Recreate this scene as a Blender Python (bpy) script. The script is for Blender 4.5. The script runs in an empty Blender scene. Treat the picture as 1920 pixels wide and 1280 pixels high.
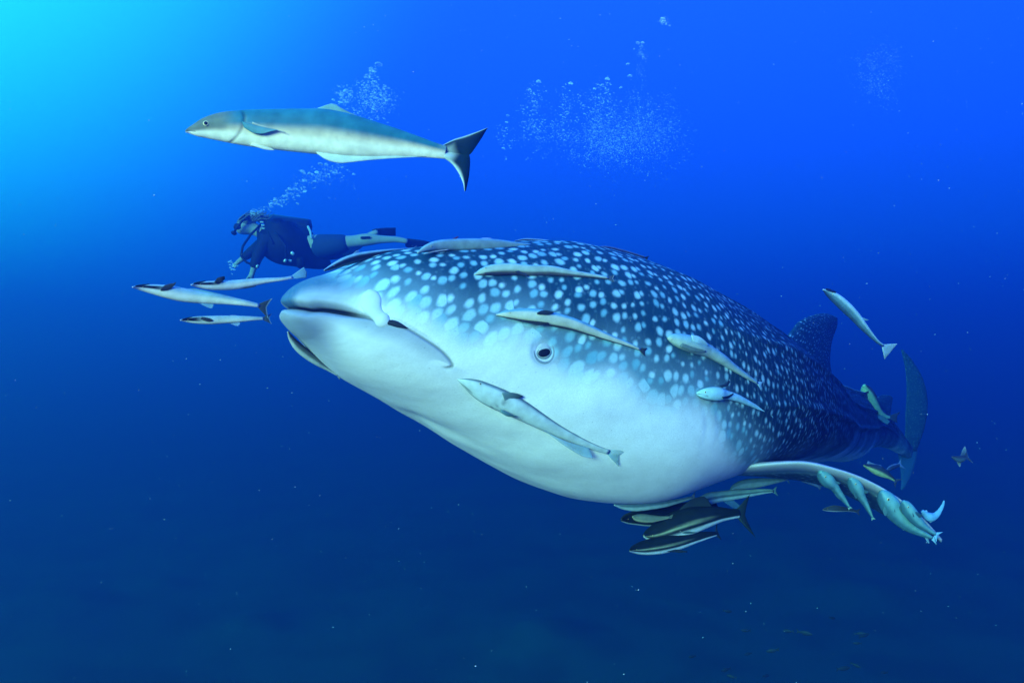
import bpy, bmesh, math, random
import numpy as np
from mathutils import Vector, Matrix
from mathutils.bvhtree import BVHTree
random.seed(7); rng = np.random.default_rng(11)
S = bpy.context.scene
COL = S.collection

# ------------------------------------------------------------------ camera
cam = bpy.data.objects.new('camera', bpy.data.cameras.new('camera'))
COL.objects.link(cam); S.camera = cam
cam.location = (0, 0, 0); cam.rotation_euler = (math.pi/2, 0, 0)
cam.data.lens = 28; cam.data.sensor_width = 36; cam.data.clip_end = 400; cam.data.clip_start = .02
FPX = 1920*28/36

# ------------------------------------------------------------------ light that reaches this depth
world = bpy.data.worlds.new('World'); S.world = world; world.use_nodes = True
wn, wl = world.node_tree.nodes, world.node_tree.links
wn.clear()
wo = wn.new('ShaderNodeOutputWorld'); bg = wn.new('ShaderNodeBackground')
tc = wn.new('ShaderNodeTexCoord'); sx = wn.new('ShaderNodeSeparateXYZ')
wl.new(tc.outputs['Generated'], sx.inputs[0])
mz = wn.new('ShaderNodeMapRange'); mz.inputs[1].default_value = -1; mz.inputs[2].default_value = 1
wl.new(sx.outputs['Z'], mz.inputs[0])
rp = wn.new('ShaderNodeValToRGB'); wl.new(mz.outputs[0], rp.inputs[0])
WR = [(0, (.014, .016, .14)), (.34, (.014, .018, .19)), (.43, (.014, .016, .36)), (.49, (.014, .032, .76)), (.56, (.016, .105, 1.0)),
      (.70, (.02, .14, 1.75)), (1, (.04, .36, 2.9))]
cr_ = rp.color_ramp
while len(cr_.elements) < len(WR): cr_.elements.new(.5)
for e, (p, c) in zip(cr_.elements, WR): e.position = p; e.color = (*[v/2 for v in c], 1)
dt = wn.new('ShaderNodeVectorMath'); dt.operation = 'DOT_PRODUCT'
SD = Vector((-.75, .35, .60)).normalized()          # where the surface glows brightest
wl.new(tc.outputs['Generated'], dt.inputs[0]); dt.inputs[1].default_value = SD
lr = wn.new('ShaderNodeMapRange'); lr.interpolation_type = 'SMOOTHSTEP'
lr.inputs[1].default_value = .55; lr.inputs[2].default_value = 1.0
wl.new(dt.outputs['Value'], lr.inputs[0])
pw = wn.new('ShaderNodeMath'); pw.operation = 'POWER'; pw.inputs[1].default_value = 1.45; wl.new(lr.outputs[0], pw.inputs[0])
lm = wn.new('ShaderNodeMix'); lm.data_type = 'RGBA'; lm.inputs[6].default_value = (0, 0, 0, 1); lm.inputs[7].default_value = (.02, .62, .36, 1)
wl.new(pw.outputs[0], lm.inputs[0])
ad = wn.new('ShaderNodeMix'); ad.data_type = 'RGBA'; ad.blend_type = 'ADD'; ad.inputs[0].default_value = 1
wl.new(rp.outputs[0], ad.inputs[6]); wl.new(lm.outputs[2], ad.inputs[7])
wl.new(ad.outputs[2], bg.inputs[0]); bg.inputs[1].default_value = 1.6
wl.new(bg.outputs[0], wo.inputs[0])

sun = bpy.data.objects.new('sun', bpy.data.lights.new('sun', 'SUN'))  # near-level sun lamp standing in for the camera strobe
COL.objects.link(sun)
sun.data.energy = 5.0; sun.data.angle = math.radians(24); sun.data.color = (.80, .99, .80)
sun.rotation_euler = Vector((.50, .82, -.23)).to_track_quat('-Z', 'Y').to_euler()
S.view_settings.view_transform = 'Standard'; S.view_settings.look = 'None'
S.view_settings.exposure = .55; S.view_settings.gamma = 1
S.view_settings.use_curve_mapping = False

HAZE_DENSITY, HAZE_COLOR, HAZE_ABSORB, HAZE_G = .11, (.035, .076, .48, 1), (.02, .62, .86, 1), .68

# ------------------------------------------------------------------ helpers
def P(px, py, d): return Vector(((px-960)/FPX*d, d, -(py-640)/FPX*d))
def sm(a, b, x):
    t = np.clip((np.asarray(x, float)-a)/(b-a), 0, 1); return t*t*(3-2*t)
def crs(A, n):
    A = np.asarray(A, float); k = len(A)
    if k == 1: return np.repeat(A, n, 0)
    return crt(A, np.linspace(0, k-1, n))
def crt(A, t):
    A = np.asarray(A, float); k = len(A); sh = (-1,)+(1,)*(A.ndim-1)
    i = np.clip(t.astype(int), 0, k-2); f = (t-i).reshape(sh)
    p1 = A[i]; p2 = A[i+1]
    p0 = np.where((i > 0).reshape(sh), A[np.maximum(i-1, 0)], 2*p1-p2)
    p3 = np.where((i < k-2).reshape(sh), A[np.minimum(i+2, k-1)], 2*p2-p1)
    return .5*((2*p1)+(-p0+p2)*f+(2*p0-5*p1+4*p2-p3)*f*f+(-p0+3*p1-3*p2+p3)*f**3)

def tag(o, label=None, cat=None, group=None, kind=None):
    if label: o['label'] = label
    if cat: o['category'] = cat
    if group: o['group'] = group
    if kind: o['kind'] = kind
    return o
def empty(name, loc, label, cat, group=None):
    o = bpy.data.objects.new(name, None); COL.objects.link(o); o.location = loc; o.empty_display_size = .05
    return tag(o, label, cat, group)
def link_mesh(name, me, mat, parent=None, root=None):
    """mesh has world coordinates; root = empty at the top of the hierarchy"""
    o = bpy.data.objects.new(name, me); COL.objects.link(o)
    if mat: me.materials.append(mat)
    if parent is not None:
        o.parent = parent
    return o
def mesh_np(name, V, F, off=(0, 0, 0), cols=None, attrs=None, smooth=True):
    V = np.asarray(V, float).reshape(-1, 3)-np.array(off)
    me = bpy.data.meshes.new(name)
    me.from_pydata(V.tolist(), [], F if isinstance(F, list) else F.tolist())
    if smooth: me.polygons.foreach_set('use_smooth', [True]*len(me.polygons))
    if cols is not None:
        a = me.color_attributes.new('col', 'FLOAT_COLOR', 'POINT')
        c = np.ones((len(V), 4), np.float32); c[:, :3] = np.asarray(cols).reshape(-1, 3)
        a.data.foreach_set('color', c.ravel())
    for k, v in (attrs or {}).items():
        v = np.asarray(v, np.float32)
        if v.ndim == 2:
            a = me.attributes.new(k, 'FLOAT_VECTOR', 'POINT'); a.data.foreach_set('vector', v.ravel())
        else:
            a = me.attributes.new(k, 'FLOAT', 'POINT'); a.data.foreach_set('value', v)
    me.update(); return me
def grid_faces(n, m, closed=True, base=0):
    i, j = np.meshgrid(np.arange(n-1), np.arange(m if closed else m-1), indexing='ij'); j2 = (j+1) % m
    return (np.stack([i*m+j, i*m+j2, (i+1)*m+j2, (i+1)*m+j], -1).reshape(-1, 4)+base).tolist()

# ------------------------------------------------------------------ materials
def mat_new(name):
    m = bpy.data.materials.new(name); m.use_nodes = True; n = m.node_tree.nodes
    return m, n, m.node_tree.links, n['Principled BSDF']
def node(n, t, **k):
    x = n.new(t)
    for a, b in k.items(): setattr(x, a, b)
    return x
def simple(name, c, rough=.5, metal=0, noise=.25, scale=40, spec=.12, alpha=1, trans=0, bump=.15):
    m, n, l, b = mat_new(name)
    tx = node(n, 'ShaderNodeTexCoord'); ns = node(n, 'ShaderNodeTexNoise'); ns.inputs['Scale'].default_value = scale
    ns.inputs['Detail'].default_value = 4
    l.new(tx.outputs['Object'], ns.inputs['Vector'])
    mx = node(n, 'ShaderNodeMix', data_type='RGBA'); l.new(ns.outputs[0], mx.inputs[0])
    mx.inputs[6].default_value = (*[v*(1-noise) for v in c], 1); mx.inputs[7].default_value = (*[min(1, v*(1+noise)) for v in c], 1)
    l.new(mx.outputs[2], b.inputs['Base Color']); b.inputs['Roughness'].default_value = rough
    b.inputs['Metallic'].default_value = metal; b.inputs['Alpha'].default_value = alpha
    b.inputs['Specular IOR Level'].default_value = spec
    if bump:
        bp = node(n, 'ShaderNodeBump'); bp.inputs['Strength'].default_value = bump; bp.inputs['Distance'].default_value = .01
        l.new(ns.outputs[0], bp.inputs['Height']); l.new(bp.outputs[0], b.inputs['Normal'])
    return m
def vcol_mat(name, rough=.42, mottling=.15, scale=28, alpha=1.0, spec=.10, bump=.08):
    m, n, l, b = mat_new(name)
    at = node(n, 'ShaderNodeAttribute', attribute_name='col'); tx = node(n, 'ShaderNodeTexCoord')
    ns = node(n, 'ShaderNodeTexNoise'); ns.inputs['Scale'].default_value = scale; ns.inputs['Detail'].default_value = 5
    l.new(tx.outputs['Object'], ns.inputs['Vector'])
    mr = node(n, 'ShaderNodeMapRange'); mr.inputs[3].default_value = 1-mottling*1.6; mr.inputs[4].default_value = 1+mottling*1.2
    mr.inputs[1].default_value = .25; mr.inputs[2].default_value = .75
    l.new(ns.outputs[0], mr.inputs[0])
    mx = node(n, 'ShaderNodeMix', data_type='RGBA', blend_type='MULTIPLY'); mx.inputs[0].default_value = 1
    l.new(at.outputs['Color'], mx.inputs[6]); l.new(mr.outputs[0], mx.inputs[7])
    l.new(mx.outputs[2], b.inputs['Base Color']); b.inputs['Roughness'].default_value = rough
    b.inputs['Specular IOR Level'].default_value = spec; b.inputs['Alpha'].default_value = alpha
    bp = node(n, 'ShaderNodeBump'); bp.inputs['Strength'].default_value = bump; bp.inputs['Distance'].default_value = .004
    l.new(ns.outputs[0], bp.inputs['Height']); l.new(bp.outputs[0], b.inputs['Normal'])
    return m
M_FISH = vcol_mat('fish_skin'); M_FIN = vcol_mat('fin_membrane', mottling=.12, alpha=.93, rough=.5)
M_CLEAR = vcol_mat('clear_fin_membrane', mottling=.1, alpha=.45, rough=.4)
M_EYE = simple('eye_black', (.008, .01, .012), .08, noise=.1, bump=0)
M_IRIS = simple('eye_ring', (.72, .64, .34), .3, noise=.2, bump=0)
M_DISC = simple('suction_disc_skin', (.012, .018, .018), .6, noise=.4)

def shark_mat():
    m, n, l, b = mat_new('whale_shark_skin')
    A = lambda nm: node(n, 'ShaderNodeAttribute', attribute_name=nm)
    uv = A('uvm'); D = A('dark'); G = A('grey'); MO = A('mouth'); RS = A('spot_size'); CR = A('crease')
    def math_(op, a, b_=None, c=None, clamp=False):
        x = node(n, 'ShaderNodeMath', operation=op); x.use_clamp = clamp
        for i, v in enumerate((a, b_, c)):
            if v is None: continue
            if isinstance(v, (int, float)): x.inputs[i].default_value = v
            else: l.new(v, x.inputs[i])
        return x.outputs[0]
    def mix(f, a, b_):
        x = node(n, 'ShaderNodeMix', data_type='RGBA')
        for i, v in ((0, f), (6, a), (7, b_)):
            if isinstance(v, tuple): x.inputs[i].default_value = (*v, 1)
            elif isinstance(v, (int, float)): x.inputs[i].default_value = v
            else: l.new(v, x.inputs[i])
        return x.outputs[2]
    def noise(sc, det=4, src=uv.outputs['Vector'], rough=.5):
        x = node(n, 'ShaderNodeTexNoise'); x.inputs['Scale'].default_value = sc; x.inputs['Detail'].default_value = det
        x.inputs['Roughness'].default_value = rough
        l.new(src, x.inputs['Vector']); return x
    # warped pattern coordinates, metres along and around the body
    w = noise(7, 2); va = node(n, 'ShaderNodeVectorMath', operation='MULTIPLY_ADD')
    l.new(w.outputs['Color'], va.inputs[0]); va.inputs[1].default_value = (.035, .035, 0); l.new(uv.outputs['Vector'], va.inputs[2])
    def vor(scale, rnd, off=(0, 0, 0)):
        mp = node(n, 'ShaderNodeMapping'); mp.inputs['Location'].default_value = off; l.new(va.outputs[0], mp.inputs[0])
        v = node(n, 'ShaderNodeTexVoronoi', voronoi_dimensions='2D'); v.inputs['Scale'].default_value = scale
        v.inputs['Randomness'].default_value = rnd; l.new(mp.outputs[0], v.inputs['Vector']); return v
    v1 = vor(19, .66)
    # each spot its own size
    sep = node(n, 'ShaderNodeSeparateColor'); l.new(v1.outputs['Color'], sep.inputs[0])
    rad = math_('MULTIPLY', RS.outputs['Fac'], math_('MULTIPLY_ADD', sep.outputs[0], .6, .68))
    edge = noise(60, 3)
    dd = math_('ADD', v1.outputs['Distance'], math_('MULTIPLY_ADD', edge.outputs[0], .16, -.08))
    s1 = node(n, 'ShaderNodeMapRange', interpolation_type='SMOOTHSTEP'); l.new(dd, s1.inputs[0])
    l.new(math_('ADD', rad, .13), s1.inputs[1]); l.new(math_('SUBTRACT', rad, .20), s1.inputs[2])
    v2 = vor(27, 1, (.3, .7, 0))
    s2 = node(n, 'ShaderNodeMapRange', interpolation_type='SMOOTHSTEP'); l.new(v2.outputs['Distance'], s2.inputs[0])
    s2.inputs[1].default_value = .26; s2.inputs[2].default_value = .1; s2.inputs[4].default_value = .5
    sep2 = node(n, 'ShaderNodeSeparateColor'); l.new(v2.outputs['Color'], sep2.inputs[0])
    s2o = math_('MULTIPLY', s2.outputs[0], math_('GREATER_THAN', sep2.outputs[1], .45))
    # thin pale lines running around the body between rows of spots
    wv = node(n, 'ShaderNodeTexWave', wave_type='BANDS', bands_direction='X'); wv.inputs['Scale'].default_value = 6.5
    wv.inputs['Distortion'].default_value = 3.2; wv.inputs['Detail'].default_value = 2; wv.inputs['Detail Scale'].default_value = 3
    l.new(va.outputs[0], wv.inputs['Vector'])
    ln = node(n, 'ShaderNodeMapRange'); l.new(wv.outputs['Fac'], ln.inputs[0]); ln.inputs[1].default_value = .9; ln.inputs[2].default_value = 1
    ln.inputs[4].default_value = .16
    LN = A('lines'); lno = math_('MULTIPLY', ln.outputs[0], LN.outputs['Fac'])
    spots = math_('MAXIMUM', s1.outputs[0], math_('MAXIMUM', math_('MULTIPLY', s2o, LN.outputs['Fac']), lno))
    LN0 = A('lines')
    # skin tones
    mot = noise(3.2, 6); fine = noise(140, 3, rough=.7)
    pale = mix(mot.outputs[0], (.62, .66, .66), (.80, .84, .81))
    d2 = math_('POWER', D.outputs['Fac'], 1.5)
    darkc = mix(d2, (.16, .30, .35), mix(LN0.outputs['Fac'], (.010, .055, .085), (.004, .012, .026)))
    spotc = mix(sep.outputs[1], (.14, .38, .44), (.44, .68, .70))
    spotc = mix(math_('MULTIPLY', LN.outputs['Fac'], .62), spotc, (.10, .24, .34))  # spots dimmed towards the tail, light falloff put into their colour
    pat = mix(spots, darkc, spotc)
    pres = node(n, 'ShaderNodeMapRange', interpolation_type='SMOOTHSTEP'); l.new(D.outputs['Fac'], pres.inputs[0]); pres.inputs[2].default_value = .45
    c = pale
    gm = math_('MULTIPLY', G.outputs['Fac'], math_('MULTIPLY_ADD', fine.outputs[0], .5, .75), clamp=True)
    c = mix(gm, c, (.022, .10, .19))
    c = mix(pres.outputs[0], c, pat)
    # scratches and tiny dark flecks on the pale skin
    vf = node(n, 'ShaderNodeTexVoronoi', voronoi_dimensions='2D'); vf.inputs['Scale'].default_value = 20
    l.new(uv.outputs['Vector'], vf.inputs['Vector'])
    fl = node(n, 'ShaderNodeMapRange'); l.new(vf.outputs['Distance'], fl.inputs[0]); fl.inputs[1].default_value = .045; fl.inputs[2].default_value = .03
    sf = node(n, 'ShaderNodeSeparateColor'); l.new(vf.outputs['Color'], sf.inputs[0])
    c = mix(math_('MULTIPLY', math_('MULTIPLY', fl.outputs[0], math_('GREATER_THAN', sf.outputs[0], .8)), .6), c, (.12, .16, .18))
    c = mix(math_('MULTIPLY', CR.outputs['Fac'], .8, clamp=True), c, (.07, .12, .15))
    c = mix(MO.outputs['Fac'], c, (.008, .015, .02))
    gr = math_('MULTIPLY', math_('MULTIPLY_ADD', fine.outputs[0], .5, .75), math_('MULTIPLY_ADD', noise(13, 6, rough=.65).outputs[0], .40, .80))
    mm = node(n, 'ShaderNodeMix', data_type='RGBA', blend_type='MULTIPLY'); mm.inputs[0].default_value = 1
    l.new(c, mm.inputs[6]); l.new(gr, mm.inputs[7])
    l.new(mm.outputs[2], b.inputs['Base Color'])
    b.inputs['Roughness'].default_value = .55; b.inputs['Specular IOR Level'].default_value = .08
    h = math_('ADD', math_('MULTIPLY', fine.outputs[0], .25), math_('MULTIPLY', noise(22, 5).outputs[0], .25))
    bp = node(n, 'ShaderNodeBump'); bp.inputs['Strength'].default_value = .35; bp.inputs['Distance'].default_value = .006
    l.new(h, bp.inputs['Height']); l.new(bp.outputs[0], b.inputs['Normal'])
    return m
M_SHARK = shark_mat()

# ------------------------------------------------------------------ seabed and the water itself
def seabed():
    nx, ny = 180, 230
    X, Y = np.meshgrid(np.linspace(-62, 62, nx), -2+104*np.linspace(0, 1, ny)**1.4, indexing='ij')
    Z = -8.9+.25*np.sin(X*.31+1)*np.cos(Y*.27)+.012*np.sin(X*2.1+Y)+.01*rng.standard_normal(X.shape)
    for _ in range(60):
        cx, cy, r, h = rng.uniform(-20, 20), rng.uniform(8, 30), rng.uniform(.5, 1.8), rng.uniform(.15, .6)
        if -9 < cx < 2 or h < .3: Z += h*np.exp(-((X-cx)**2+(Y-cy)**2)/r**2)*(1+.04*rng.standard_normal(X.shape))
    V = np.stack([X, Y, Z], -1)
    m, n, l, b = mat_new('seabed_sand')
    tx = node(n, 'ShaderNodeTexCoord'); ns = node(n, 'ShaderNodeTexNoise'); ns.inputs['Scale'].default_value = .35; ns.inputs['Detail'].default_value = 8
    l.new(tx.outputs['Object'], ns.inputs['Vector'])
    r = node(n, 'ShaderNodeValToRGB'); l.new(ns.outputs[0], r.inputs[0])
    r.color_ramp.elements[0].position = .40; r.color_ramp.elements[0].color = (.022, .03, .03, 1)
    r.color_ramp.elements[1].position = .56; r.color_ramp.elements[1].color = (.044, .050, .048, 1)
    l.new(r.outputs[0], b.inputs['Base Color']); b.inputs['Roughness'].default_value = .9
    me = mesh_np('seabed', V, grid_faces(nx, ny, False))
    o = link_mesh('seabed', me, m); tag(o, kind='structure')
seabed()

def haze():
    bm = bmesh.new(); bmesh.ops.create_cube(bm, size=1)
    bmesh.ops.scale(bm, vec=(128, 106.5, 15.6), verts=bm.verts); bmesh.ops.translate(bm, vec=(0, 50.75, -2.8), verts=bm.verts)
    me = bpy.data.meshes.new('haze'); bm.to_mesh(me); bm.free()
    m = bpy.data.materials.new('sea_water_volume'); m.use_nodes = True; n = m.node_tree.nodes; n.clear()
    o = n.new('ShaderNodeOutputMaterial'); v = n.new('ShaderNodeVolumePrincipled')
    v.inputs['Density'].default_value = HAZE_DENSITY; v.inputs['Color'].default_value = HAZE_COLOR
    v.inputs['Absorption Color'].default_value = HAZE_ABSORB; v.inputs['Anisotropy'].default_value = HAZE_G
    m.node_tree.links.new(v.outputs[0], o.inputs['Volume'])
    ob = link_mesh('haze', me, m); tag(ob, 'clear blue sea water filling the whole scene', kind='stuff')
haze()

# ------------------------------------------------------------------ whale shark
KXY = np.array([[-.753, 3.0], [-.60, 3.10], [-.34, 3.275], [.0775, 3.55], [.49, 3.83], [.93, 4.16], [1.38, 4.62], [1.85, 5.3], [2.3, 6.0], [2.8, 6.75], [3.3, 7.5], [3.9, 8.3], [4.5, 9.05]])
KZ = np.array([0.107, 0.057, -0.01, -0.124, -0.238, -0.331, -0.454, -0.565, -0.641, -0.707, -0.794, -0.968, -1.248])
KW = np.array([.21, .36, .48, .62, .67, .64, .52, .42, .33, .26, .19, .11, .05])
KT = np.array([0.15, 0.29, 0.417, 0.586, 0.617, 0.515, 0.456, 0.353, 0.325, 0.307, 0.265, 0.161, 0.082])
KB = np.array([0.105, 0.2, 0.301, 0.464, 0.526, 0.353, 0.245, 0.236, 0.251, 0.299, 0.215, 0.14, 0.075])
def shark_surface(steps, NT, ncap):
    t = np.concatenate([np.linspace(i, i+1, steps[i], endpoint=False) for i in range(12)]+[[12.]])
    C = crt(np.c_[KXY, KZ], t); a = crt(KW, t); tp = crt(KT, t); bt = crt(KB, t)
    T = np.gradient(C, t, axis=0); T /= np.linalg.norm(T, axis=1)[:, None]
    L = np.cross(T, [0, 0, 1.]); L /= np.linalg.norm(L, axis=1)[:, None]; U = np.cross(L, T)
    ang = np.linspace(math.pi/2, 0, ncap, endpoint=False)      # nose cap
    ca = np.linspace(0, 1, ncap, endpoint=False)**.8; ca[0] = .004; off = .115*(1-ca**2.3)
    C = np.r_[C[0]-T[0]*off[:, None], C]; a = np.r_[a[0]*ca, a]; tp = np.r_[tp[0]*ca, tp]; bt = np.r_[bt[0]*ca, bt]
    T = np.r_[np.repeat(T[:1], ncap, 0), T]; L = np.r_[np.repeat(L[:1], ncap, 0), L]; U = np.r_[np.repeat(U[:1], ncap, 0), U]
    th = np.linspace(0, 2*np.pi, NT, endpoint=False); co, si = np.cos(th), np.sin(th)
    p = 2.25; r = (np.abs(co)**p+np.abs(si)**p)**(-1/p)
    v = np.where(co > 0, tp[:, None], bt[:, None])*co*r; h = a[:, None]*si*r
    V = C[:, None]+v[..., None]*U[:, None]+h[..., None]*L[:, None]
    s = np.r_[0, np.cumsum(np.linalg.norm(np.diff(C, axis=0), axis=1))]
    s = s+.0
    arc = np.linalg.norm(np.diff(np.concatenate([V, V[:, :1]], 1), axis=1), axis=2)
    vm = np.concatenate([np.zeros((len(V), 1)), np.cumsum(arc, 1)[:, :-1]], 1)
    tot = arc.sum(1)[:, None]; vs = np.minimum(vm, tot-vm)      # arc distance from the back line, same on both sides
    return V, s, th, vs, vm, tot, C, T, L, U
Vc, sc_, thc, vsc, _, totc, Cc, Tc, Lc, Uc = shark_surface([10]*12, 96, 14)
bvh = BVHTree.FromPolygons([tuple(v) for v in Vc.reshape(-1, 3)], grid_faces(*Vc.shape[:2]))
_sc = np.repeat(sc_, 96); _thc = np.tile(np.minimum(thc, 2*np.pi-thc), len(sc_)); _vsc = vsc.ravel()
Vcf = Vc.reshape(-1, 3)
def hit(px, py):
    d = P(px, py, 1).normalized(); r = bvh.ray_cast(Vector((0, 0, 0)), d)
    if r[0] is None:
        # nearest point of the flank to that line of sight
        best = None
        for dep in np.linspace(2.6, 10, 60):
            q = P(px, py, dep); f = bvh.find_nearest(q)
            if best is None or f[3] < best[3]: best = f
        r = best
    nrm = r[1].normalized()
    if nrm.dot(d) > 0: nrm = -nrm
    return r[0], nrm
def skin_coord(px, py):
    p, _ = hit(px, py); i = np.argmin(((Vcf-np.array(p))**2).sum(1)); return _sc[i], _vsc[i]
# head frame for mirroring
hC, hT, hL, hU = Cc[14], Tc[14], Lc[14], Uc[14]
def mirror(p):
    p = np.array(p); d = np.dot(p-hC, hL); return p-2*d*hL
def lat(p): return float(np.dot(np.array(p)-hC, hL))
sgn = 1 if lat(hit(1000, 660)[0]) > 0 else -1

def poly_dist(V, pts):
    """distance to a polyline and the parameter along it"""
    best = np.full(len(V), 1e9); par = np.zeros(len(V))
    for k in range(len(pts)-1):
        a, b = pts[k], pts[k+1]; ab = b-a; L2 = max((ab@ab), 1e-12)
        t = np.clip(((V-a)@ab)/L2, 0, 1); d = np.linalg.norm(V-(a+t[:, None]*ab), axis=1)
        m = d < best; best[m] = d[m]; par[m] = k+t[m]
    return best, par/(len(pts)-1)

SHARK = empty('whale_shark', tuple(Cc[14]), 'huge spotted whale shark with pale cheek and belly swimming left through blue water', 'whale shark')
OFF = np.array(SHARK.location)

def build_shark():
    NT = 480
    V, s, th, vs, vm, tot, C, T, L, U = shark_surface([60, 55, 60, 55, 50, 40, 40, 40, 35, 30, 25, 20], NT, 50)
    n = len(V)
    Nn = np.cross(np.gradient(V, axis=0), (np.roll(V, -1, 1)-np.roll(V, 1, 1))); Nn /= np.maximum(np.linalg.norm(Nn, axis=2), 1e-9)[..., None]
    out = V-C[:, None]; flip = np.sign((Nn*out).sum(-1)); Nn *= flip[..., None]
    X = V.reshape(-1, 3); N = Nn.reshape(-1, 3); ss = np.repeat(s, NT); vv = vs.ravel(); rel = (vs/(tot/2)).ravel()
    disp = np.zeros(len(X)); crease = np.zeros(len(X)); mouth = np.zeros(len(X)); grey = np.zeros(len(X))
    head = ss < 2.2
    def both(pxs, dense=6):
        pts = [np.array(hit(*p)[0]) for p in pxs]; pts = crs(np.array(pts), len(pts)*dense)
        return pts, np.array([mirror(q) for q in pts])
    # mouth: near half traced on the head, far half its mirror image
    mp = [(575, 579), (600, 577), (640, 582), (680, 592), (715, 603), (757, 613), (800, 638), (830, 660), (848, 682), (843, 689), (826, 690)]
    near = [np.array(hit(*p)[0]) for p in mp]
    near = [q for q in near if lat(q)*sgn > .0]
    # start on the midline
    n0 = near[0]; mid = []
    for f_ in (0, .25, .5, .75):
        c_ = n0-hL*lat(n0)*(1-f_); r_ = bvh.ray_cast(Vector(c_-hT*.6), Vector(hT))
        mid.append(np.array(r_[0]) if r_[0] is not None else c_)
    near = mid+near
    near = crs(np.array(near), 90); far = np.array([mirror(q) for q in near])
    up = hU
    for pl in (near, far):
        d, par = poly_dist(X[head], pl)
        open_ = (.55+.45*sm(.0, .12, par))*(1-sm(.42, .56, par)); fade = 1-sm(.93, 1.0, par)
        w = .0038+.0115*open_; dep = (.007+.048*open_)*fade
        g = np.exp(-(d/w)**2); disp[head] -= dep*g
        mouth[head] = np.maximum(mouth[head], sm(.45, .85, g)*open_)
        crease[head] = np.maximum(crease[head], np.exp(-(d/.006)**2)*fade*.95)
        # swollen lips either side
        for off, wid, amp in ((.036, .026, .007), (-.036, .03, .006)):
            d2, p2 = poly_dist(X[head], pl+up*off); disp[head] += amp*np.exp(-(d2/wid)**2)*(1-sm(.2, .5, p2))*(.25+.75*sm(.08, .3, p2))
        d3, p3 = poly_dist(X[head], pl-up*.075)
        grey[head] = np.maximum(grey[head], .22*np.exp(-(d3/.06)**2)*(1-sm(.70, .98, p3)))
        du, _ = poly_dist(X[head], pl+up*.012); dn, _ = poly_dist(X[head], pl-up*.012)
        d4, p4 = poly_dist(X[head], pl-up*.012); below = sm(-.004, .006, du-dn)
        grey[head] = np.maximum(grey[head], .68*below*np.exp(-(d4/.058)**2)*(1-.45*sm(.45, .98, p4))*(1-sm(.80, .98, p4)))
    # crease running back along the cheek from the nostril, throat folds and gill slits
    folds = [([(722, 590), (760, 606), (800, 630), (835, 655)], .004, .006, .35),
             ([(700, 745), (800, 790), (900, 838), (1000, 878)], .06, .006, 0)]
    for pxs, w, dep, cr in folds:
        for pl in both(pxs):
            d, par = poly_dist(X[head], pl); e = np.sin(np.pi*np.clip(par, 0, 1))
            disp[head] -= dep*np.exp(-(d/w)**2)*e; crease[head] = np.maximum(crease[head], cr*np.exp(-(d/w)**2)*e)
    for k, x0 in enumerate((1318, 1342, 1364, 1384, 1402)):
        pl = [np.array(hit(x0+dx, y)[0]) for dx, y in ((-8, 740), (2, 765), (6, 790), (4, 815), (-8, 838))]
        pl = crs(np.array(pl), 24)
        m = (ss > 1.4) & (ss < 3.4)
        for q in (pl,):
            d, par = poly_dist(X[m], q); e = np.sin(np.pi*np.clip(par, 0, 1)); g = np.exp(-(d/.010)**2)*e
            disp[m] -= .0008*g; crease[m] = np.maximum(crease[m], .02*g)
            d, par = poly_dist(X[m], q-np.array([.022, .014, 0])); disp[m] += .001*np.exp(-(d/.02)**2)*e
    # eye socket
    ep, en = hit(1020, 658)
    for c in (np.array(ep), mirror(ep)):
        d = np.linalg.norm(X[head]-c, axis=1)
        disp[head] += .0015*np.exp(-((d-.058)/.02)**2)-.012*np.exp(-(d/.03)**2)
        grey[head] = np.maximum(grey[head], .22*np.exp(-(d/.13)**2)); grey[head] = np.maximum(grey[head], .5*np.exp(-((d-.05)/.010)**2))
        crease[head] = np.maximum(crease[head], .12*np.exp(-((d-.062)/.003)**2))
    # low ridges along the flanks
    rid = sm(1.2, 2.4, ss)*(1-sm(6.5, 8, ss))
    for r0 in (.20, .36, .52): disp += rid*.016*np.exp(-((rel-r0)/.018)**2)
    disp += rid*.02*np.exp(-(rel/.03)**2)
    disp += .004*np.sin(ss*9+vv*5)*np.sin(vv*11-ss*4)*sm(.2, .6, ss)
    X = X+N*disp[:, None]
    # where the dark spotted back begins, as arc length from the back line
    bl = [(600, 520), (660, 516), (720, 535), (800, 562), (880, 592), (950, 606), (1010, 612), (1080, 640), (1150, 668), (1210, 690), (1260, 712),
          (1310, 738), (1350, 775), (1380, 820), (1400, 860)]
    sv = sorted(skin_coord(*p) for p in bl)
    bs = np.array([q[0] for q in sv]); bv = np.array([q[1] for q in sv])
    tv = [skin_coord(1605, 826), skin_coord(1650, 832), skin_coord(1700, 836)]
    tv = sorted(tv); bs = np.r_[bs, bs[-1]+.35, [q[0] for q in tv]]; bv = np.r_[bv, bv[-1]*.97, [q[1] for q in tv]]
    o_ = np.argsort(bs); bs, bv = bs[o_], bv[o_]
    bvi = np.interp(ss, bs, bv)
    wob = .05*np.sin(ss*11)*np.sin(ss*4.7+1)
    dist = bvi+wob-vv
    soft = .20-.06*sm(2, 4, ss)
    dark = sm(-.20, soft, dist)*sm(.0, .32, ss)
    gl = sorted(skin_coord(*q_) for q_ in [(560, 574), (600, 567), (650, 561), (700, 544), (760, 552), (830, 578)])
    sg = (1-sm(.55, 1.15, ss))*sm(-.07, .10, np.interp(ss, [q_[0] for q_ in gl], [q_[1] for q_ in gl])-vv)*.95
    sg = np.maximum(sg, (1-sm(.05, .30, ss))*.6)
    grey = np.maximum(grey, sg)
    spot = .315-.19*sm(.8, 2.8, ss)-.02*sm(3, 6, ss)+.24*(1-sm(.12, .8, dark))
    lines = sm(1.3, 2.6, ss)*.8+.2*sm(.2, .6, ss)+.05
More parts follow.
